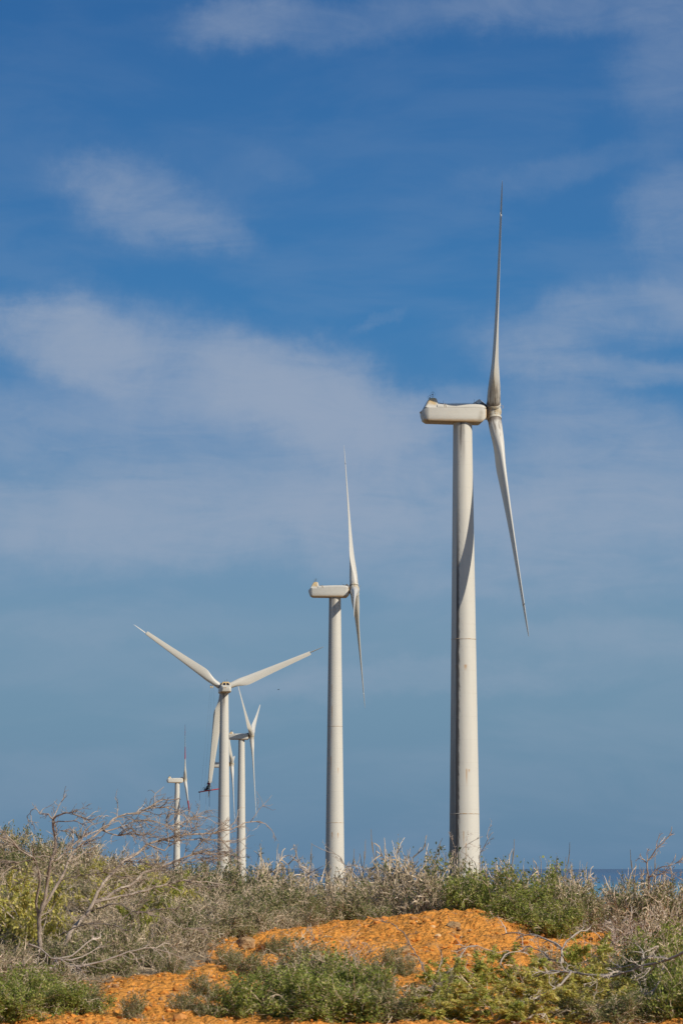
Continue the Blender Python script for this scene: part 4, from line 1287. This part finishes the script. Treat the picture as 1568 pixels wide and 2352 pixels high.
deadwood('fallen_branch', 'tangle of fallen pale branches before the foot of the dead tree',
         [([(180, 1060), (250, 1090), (330, 1150), (420, 1180), (500, 1215), (560, 1290)], 50.4, 49.8, .022, .008, 8, .35, BL),
          ([(335, 1155), (450, 1130), (550, 1060), (590, 1010)], 50.3, 50.8, .022, .012, 4, .35, B_),
          ([(330, 1150), (450, 1165), (560, 1120), (640, 1062)], 50.2, 50.6, .02, .006, 5, .35, B_),
          ([(400, 1195), (550, 1190), (700, 1150), (850, 1100), (950, 1085), (1050, 1112), (1170, 1170)], 50.1, 51.2, .022, .006, 10, .45, B_),
          ([(480, 1215), (560, 1195), (650, 1215)], 50.1, 49.8, .014, .006, 3, .35, B_),
          ([(350, 1155), (375, 1205), (395, 1275)], 50.2, 49.8, .016, .007, 5, .3, Vector((0, 0, -.5)))], r4, M_grey_bark, M_pale, seed=8)
deadwood('fallen_branch', 'long grey fallen branches reaching over the acacias beside the tall green bush',
         [([(1640, 765), (1568, 800), (1440, 855), (1300, 890), (1200, 930), (1100, 950), (1000, 945), (900, 925)], 45.8, 47.6, .032, .014, 7, .5, BR),
          ([(1120, 945), (1000, 940), (900, 930), (800, 918), (700, 925), (620, 960)], 47.3, 48.4, .030, .016, 6, .45, BR),
          ([(1380, 820), (1330, 835), (1290, 860), (1180, 892), (1100, 905)], 46.8, 47.2, .018, .010, 4, .4, BR),
          ([(1420, 760), (1390, 810), (1340, 840)], 46.5, 46.8, .012, .01, 2, .3, BU),
          ([(870, 910), (800, 1000), (740, 1045), (560, 1115), (490, 1160)], 47.6, 46.6, .026, .010, 6, .45, BR),
          ([(1120, 930), (1050, 960), (960, 1030)], 47.2, 46.8, .018, .007, 3, .35, BR),
          ([(1350, 900), (1320, 950), (1250, 975)], 46.8, 46.6, .014, .008, 3, .35, BR),
          ([(1440, 880), (1420, 980), (1370, 1060), (1360, 1180)], 46.2, 46.0, .022, .012, 6, .4, BR),
          ([(1270, 1110), (1320, 1070), (1400, 1020), (1430, 960)], 46, 46.2, .016, .009, 4, .35, BU),
          ([(800, 1150), (700, 1180), (600, 1215), (500, 1250)], 46, 45.2, .022, .012, 5, .4, BR)], r6, M_grey_bark, M_pale, seed=9)
deadwood('fallen_branch', 'forked grey branch lying on the orange slope under the green ridge bushes',
         [([(850, 885), (800, 860), (730, 840), (690, 800), (600, 765), (500, 758)], 50.5, 52.0, .024, .008, 5, .4, BR),
          ([(805, 865), (805, 790), (835, 735), (900, 682), (970, 665)], 50.6, 51.8, .022, .010, 4, .35, BU),
          ([(815, 870), (800, 775), (720, 722), (620, 685), (500, 680), (430, 690)], 50.6, 52.4, .026, .010, 6, .4, BR)], r6, M_grey_bark, M_pale, seed=10)
deadwood('fallen_branch', 'thin forked branch lying in the middle of the orange slope',
         [([(90, 930), (130, 900), (170, 830), (215, 760), (280, 768), (400, 797), (480, 790)], 49.6, 51.4, .020, .007, 5, .35, B_),
          ([(420, 872), (450, 820), (510, 797), (590, 800)], 50.2, 50.8, .016, .006, 3, .35, B_),
          ([(215, 765), (150, 790), (110, 795)], 50.6, 50.8, .012, .006, 2, .3, BL)], r6, M_grey_bark, M_pale, seed=11)
deadwood('dead_shrub', 'small dark dead shrub with bare forks at the base of the orange slope',
         [([(1325, 1110), (1318, 1060), (1310, 1010), (1340, 900), (1360, 870)], 48.4, 48.8, .030, .010, 5, .35, BU),
          ([(1312, 1020), (1280, 980), (1250, 930), (1220, 850), (1170, 770), (1120, 680), (1050, 622), (950, 595), (830, 565)], 48.5, 53.0, .018, .006, 8, .4, BR),
          ([(1325, 1060), (1400, 1080), (1480, 1085), (1560, 1110)], 48.4, 48.0, .024, .008, 6, .35, B_),
          ([(1310, 1050), (1220, 1020), (1120, 1030)], 48.4, 48.2, .018, .006, 6, .35, BR)], r5, M_bark, M_dark_twig, 'shrub', seed=12)
deadwood('dead_sapling', 'tall dry forked sapling standing out of the ridge against the sea',
         [([(1352, 400), (1350, 330), (1338, 250), (1365, 200), (1400, 150), (1440, 105), (1480, 72), (1496, 10)], 62.6, 62.4, .026, .008, 6, .35, BU),
          ([(1338, 250), (1325, 225), (1300, 212), (1285, 215)], 62.6, 62.6, .012, .006, 3, .25, BL),
          ([(1350, 335), (1400, 280), (1470, 255), (1520, 240), (1568, 190)], 62.5, 62.2, .018, .007, 7, .3, B_),
          ([(1360, 330), (1440, 300), (1500, 310), (1568, 350)], 62.5, 62.2, .012, .006, 6, .3, B_)], r6, M_bark, M_twig, 'sapling', seed=13)
deadwood('dead_sapling', 'bare forked sapling crossing the front of the second tallest turbine',
         [([(930, 470), (850, 352), (800, 300), (760, 262), (730, 215), (700, 188), (620, 158), (545, 122)], 66, 65.2, .020, .006, 8, .35, BL),
          ([(760, 262), (800, 255), (850, 262), (900, 300)], 65.8, 65.5, .012, .005, 4, .3, B_)], r5, M_grey_bark, M_pale, 'sapling', seed=14)
deadwood('dead_sapling', 'bare sapling with drooping twigs left of the second tallest turbine',
         [([(600, 400), (560, 330), (520, 300), (470, 260), (440, 150), (425, 135)], 66.5, 66, .018, .006, 6, .3, BU),
          ([(520, 300), (450, 230), (400, 190), (370, 200)], 66.4, 66.8, .014, .006, 6, .3, BL),
          ([(520, 310), (570, 280), (620, 255)], 66.3, 66, .014, .006, 3, .3, B_)], r5, M_grey_bark, M_pale, 'sapling', seed=15)
deadwood('dead_sapling', 'thin pale sapling twigs crossing the base of the tallest turbine',
         [([(140, 330), (128, 210), (140, 150), (120, 100), (125, 65)], 65, 64.8, .014, .006, 5, .25, BU),
          ([(290, 330), (295, 200), (310, 150), (345, 85), (378, 45)], 65, 64.6, .014, .006, 5, .3, BU),
          ([(270, 300), (260, 230), (180, 165), (225, 115), (312, 72)], 65, 64.8, .012, .005, 4, .3, BU)], r6, M_grey_bark, M_pale, 'sapling', seed=16)

# ------------------------------------------------------------------ stones and clods
def rock_mesh(seed, sub_=3, sq=(1, 1, .7), rough=.3):
    bm = bmesh.new()
    bmesh.ops.create_icosphere(bm, subdivisions=sub_, radius=1.0)
    rg = random.Random(seed)
    off = Vector((rg.uniform(0, 50), rg.uniform(0, 50), rg.uniform(0, 50)))
    planes = [(Vector((rg.gauss(0, 1), rg.gauss(0, 1), rg.gauss(0, .8))).normalized(), rg.uniform(.55, .85)) for _ in range(9)]
    for v_ in bm.verts:
        d = v_.co.normalized()
        r_ = 1.0
        for nrm, h in planes:
            dt = d.dot(nrm)
            if dt > .05: r_ = min(r_, h / dt)
        r_ *= 1 + rough * .5 * mnoise.fractal(d * 1.6 + off, .9, 2.0, 4)
        v_.co = Vector((d.x * sq[0], d.y * sq[1], d.z * sq[2])) * r_
    me = bpy.data.meshes.new('stone'); bm.to_mesh(me); bm.free()
    return me
def stone_mat(name, c0, c1):
    m, t = new_mat(name)
    tcn = t.n('ShaderNodeTexCoord'); ob = tcn.outputs['Object']
    a_ = t.noise(ob, 1.7, 5, 0.65)[0]; b_ = t.noise(ob, 9, 4, 0.6)[0]
    cc = t.mix(t.ss(a_, .38, .62), c0, c1)
    cc = t.mix(t.ss(b_, .5, .8, 0, .4), cc, tuple(x * .6 for x in c0))
    finish(t, cc, .95, .08, b_, .6, .12)
    return m
M_st_o = stone_mat('orange_stone', (0.55, 0.22, 0.048), (0.70, 0.32, 0.085))
M_st_b = stone_mat('brown_stone', (0.34, 0.20, 0.095), (0.54, 0.35, 0.17))
ROCKS = {M_st_o.name: [], M_st_b.name: []}
for i in range(6):
    for mm in (M_st_o, M_st_b):
        me = rock_mesh(40 + i * 3, 3, (1, .9, .72)); me.materials.append(mm); ROCKS[mm.name].append(me)
srng = random.Random(31)
def boulder(px, py, D, size_px, mm, label, group=None, zs=1.0, name='boulder'):
    p = P(px, py, D)
    r_ = size_px * D / F / 2
    me = ROCKS[mm.name][srng.randrange(6)]
    o = bpy.data.objects.new(name, me); C.objects.link(o)
    o.location = (p.x, D, gz(p.x, D) + r_ * .48 * zs)
    o.scale = (r_, r_, r_ * zs)
    o.rotation_euler = (srng.uniform(-.3, .3), srng.uniform(-.3, .3), srng.uniform(0, 6.28))
    tag(o, label, 'boulder' if name == 'boulder' else 'stone', group)
    return o
boulder(565, 2148, 56.8, 62, M_st_b, 'larger boulder of the brown pair, pale topped, on the orange bank', zs=.8)
boulder(606, 2156, 56.3, 54, M_st_o, 'darker boulder of the pair, leaning against its pale neighbour', zs=.9)
boulder(658, 2136, 57.8, 24, M_st_o, 'single small upright orange rock at the foot of the olive shrub', zs=1.1)
boulder(925, 2150, 56.2, 46, M_st_b, 'flat brown slab lying halfway up the orange mound', zs=.75)
boulder(906, 2162, 55.8, 32, M_st_b, 'dark brown rock just under the flat slab on the mound', zs=.8)
boulder(1042, 2115, 59.5, 36, M_st_b, 'brown boulder near the top of the orange mound under the green bush', zs=.7)
boulder(940, 2180, 54.6, 52, M_st_b, 'low brown slab half sunk at the bottom of the mound', zs=.5)
boulder(1392, 2152, 53.6, 50, M_st_o, 'biggest orange boulder, below the tangled grey thorn shrub', zs=.85)
boulder(1402, 2142, 54.2, 36, M_st_b, 'brown boulder tucked behind the biggest orange boulder', zs=.8)
boulder(1338, 2114, 56.6, 34, M_st_o, 'shaded orange boulder under the lowest green ridge bush', zs=.8)
boulder(1325, 2172, 52.4, 27, M_st_o, 'smooth rounded bright orange stone beside the forked branch', zs=1.0)
boulder(1180, 2185, 53.0, 44, M_st_b, 'cracked brown slab below the forked grey branch', zs=.55)
boulder(205, 2285, 47.4, 50, M_st_o, 'flat orange rock at the bottom of the bare soil near the corner', zs=.45)
boulder(735, 2072, 63.5, 26, M_st_o, 'orange rock on the small bank beneath the second turbine', zs=.9)
boulder(762, 2078, 63.2, 24, M_st_o, 'twin orange rock right beside the one under the second turbine', zs=.8)
for i in range(70):
    px = srng.uniform(380, 1330); D = srng.uniform(48.5, 60)
    p = P(px, 2100, D)
    boulder(px, 0, D, srng.choice((11, 13, 16, 20, 27)), srng.choice([M_st_o, M_st_b]), 'fist sized loose stone lying on the bare orange soil', 'loose stones on the orange soil', srng.uniform(.6, .95), 'loose_stone')

# crumbs of soil, uncountable
ico = bmesh.new(); bmesh.ops.create_icosphere(ico, subdivisions=1, radius=1.0)
IV = [v_.co.copy() for v_ in ico.verts]; IF = [tuple(v_.index for v_ in f.verts) for f in ico.faces]; ico.free()
cg = Geo()
crng = random.Random(12)
N_CL = 0
while N_CL < 6000:
    y_ = crng.uniform(44.5, 64); x_ = crng.uniform(-6.5, 7.0) * y_ / 60
    if float(litter(np.array(x_), np.array(y_))) > .6: continue
    dens_ = mnoise.noise(Vector((x_ * .9, y_ * .7, 3))) + .35 + .5 * math.exp(-((x_ - 2) / 2.5) ** 2 - ((y_ - 60) / 4) ** 2)
    if crng.random() > .35 + dens_: continue
    r_ = .009 + .034 * crng.random() ** 3.0 + (.075 * crng.random() if crng.random() < .035 else 0)
    c_ = Vector((x_, y_, gz(x_, y_) + .0))
    p = Vector((x_, y_ * 0.8, 0.0))
    c_.z += 0.10 * mnoise.fractal(p * 1.1, 0.9, 2.0, 4) + 0.09 * abs(mnoise.noise(p * 2.7)) + 0.065 * mnoise.noise(p * 4.6) + 0.036 * mnoise.noise(p * 9.5) + r_ * .2
    rt = Matrix.Rotation(crng.uniform(0, 6.28), 3, 'Z') @ Matrix.Rotation(crng.uniform(0, 6.28), 3, 'X')
    sq = Vector((crng.uniform(.8, 1.4), crng.uniform(.7, 1.2), crng.uniform(.5, .9)))
    cg.add([c_ + Vector(((rt @ v_).x * sq.x, (rt @ v_).y * sq.y, (rt @ v_).z * sq.z)) * r_ * crng.uniform(.75, 1.2) for v_ in IV], IF)
    N_CL += 1
M_cl, t = new_mat('soil_crumb')
g2 = t.n('ShaderNodeNewGeometry')
finish(t, t.ramp(g2.outputs['Random Per Island'], [(0, (0.50, 0.18, 0.032)), (.4, (0.67, 0.27, 0.05)), (.75, (0.73, 0.32, 0.08)), (.88, (0.34, 0.19, 0.085)), (1, (0.76, 0.50, 0.24))]), .95, .08)
tag(cg.build('soil_clods', M_cl), kind='stuff')

# dry litter of twigs and grass under the shrubs, uncountable
lg = Geo()
lrng = random.Random(19)
k = 0
while k < 9000:
    y_ = lrng.uniform(46, 80); x_ = lrng.uniform(-8.0, 8.0) * y_ / 60
    l_ = float(litter(np.array(x_), np.array(y_)))
    if lrng.random() > max(l_, .04): continue
    p = Vector((x_, y_, gz(x_, y_)))
    az = lrng.uniform(0, 6.28); el = R(lrng.uniform(5, 75))
    d = Vector((math.cos(az) * math.cos(el), math.sin(az) * math.cos(el), math.sin(el)))
    pts, _ = polyline(lrng, p, d, lrng.uniform(.12, .45) if l_ > .3 else lrng.uniform(.06, .2), 3, .25)
    lg.tube(pts, [.008, .007, .005, .003], 3, False)
    k += 1
tag(lg.build('dry_litter', M_twig), kind='stuff')
# low scrub on the plain beyond the ridge, reading as one mass
sg = Geo()
zr = random.Random(23)
for k in range(3200):
    y_ = 88 + 420 * zr.random() ** 1.6; x_ = zr.uniform(-.42, .42) * y_
    z_ = gz(x_, y_); h_ = zr.uniform(.3, .8); w_ = zr.uniform(.5, 1.3)
    for e in range(16):
        b_ = Vector((x_ + zr.gauss(0, w_ * .35), y_ + zr.gauss(0, w_ * .35), z_))
        t_ = b_ + Vector((zr.gauss(0, .28), zr.gauss(0, .28), h_ * zr.uniform(.5, 1.0)))
        u_ = Vector((zr.gauss(0, 1), zr.gauss(0, 1), 0)).normalized() * zr.uniform(.03, .10)
        sg.add([b_ - u_, b_ + u_, t_ + u_ * .6, t_ - u_ * .5], [(0, 1, 2, 3)])
tag(sg.build('low_scrub', leaf_mat('scrub_leaf', [(0, (0.20, 0.19, 0.09)), (.5, (0.36, 0.30, 0.18)), (1, (0.50, 0.41, 0.28))])), kind='stuff')
print('objects', len(bpy.data.objects))
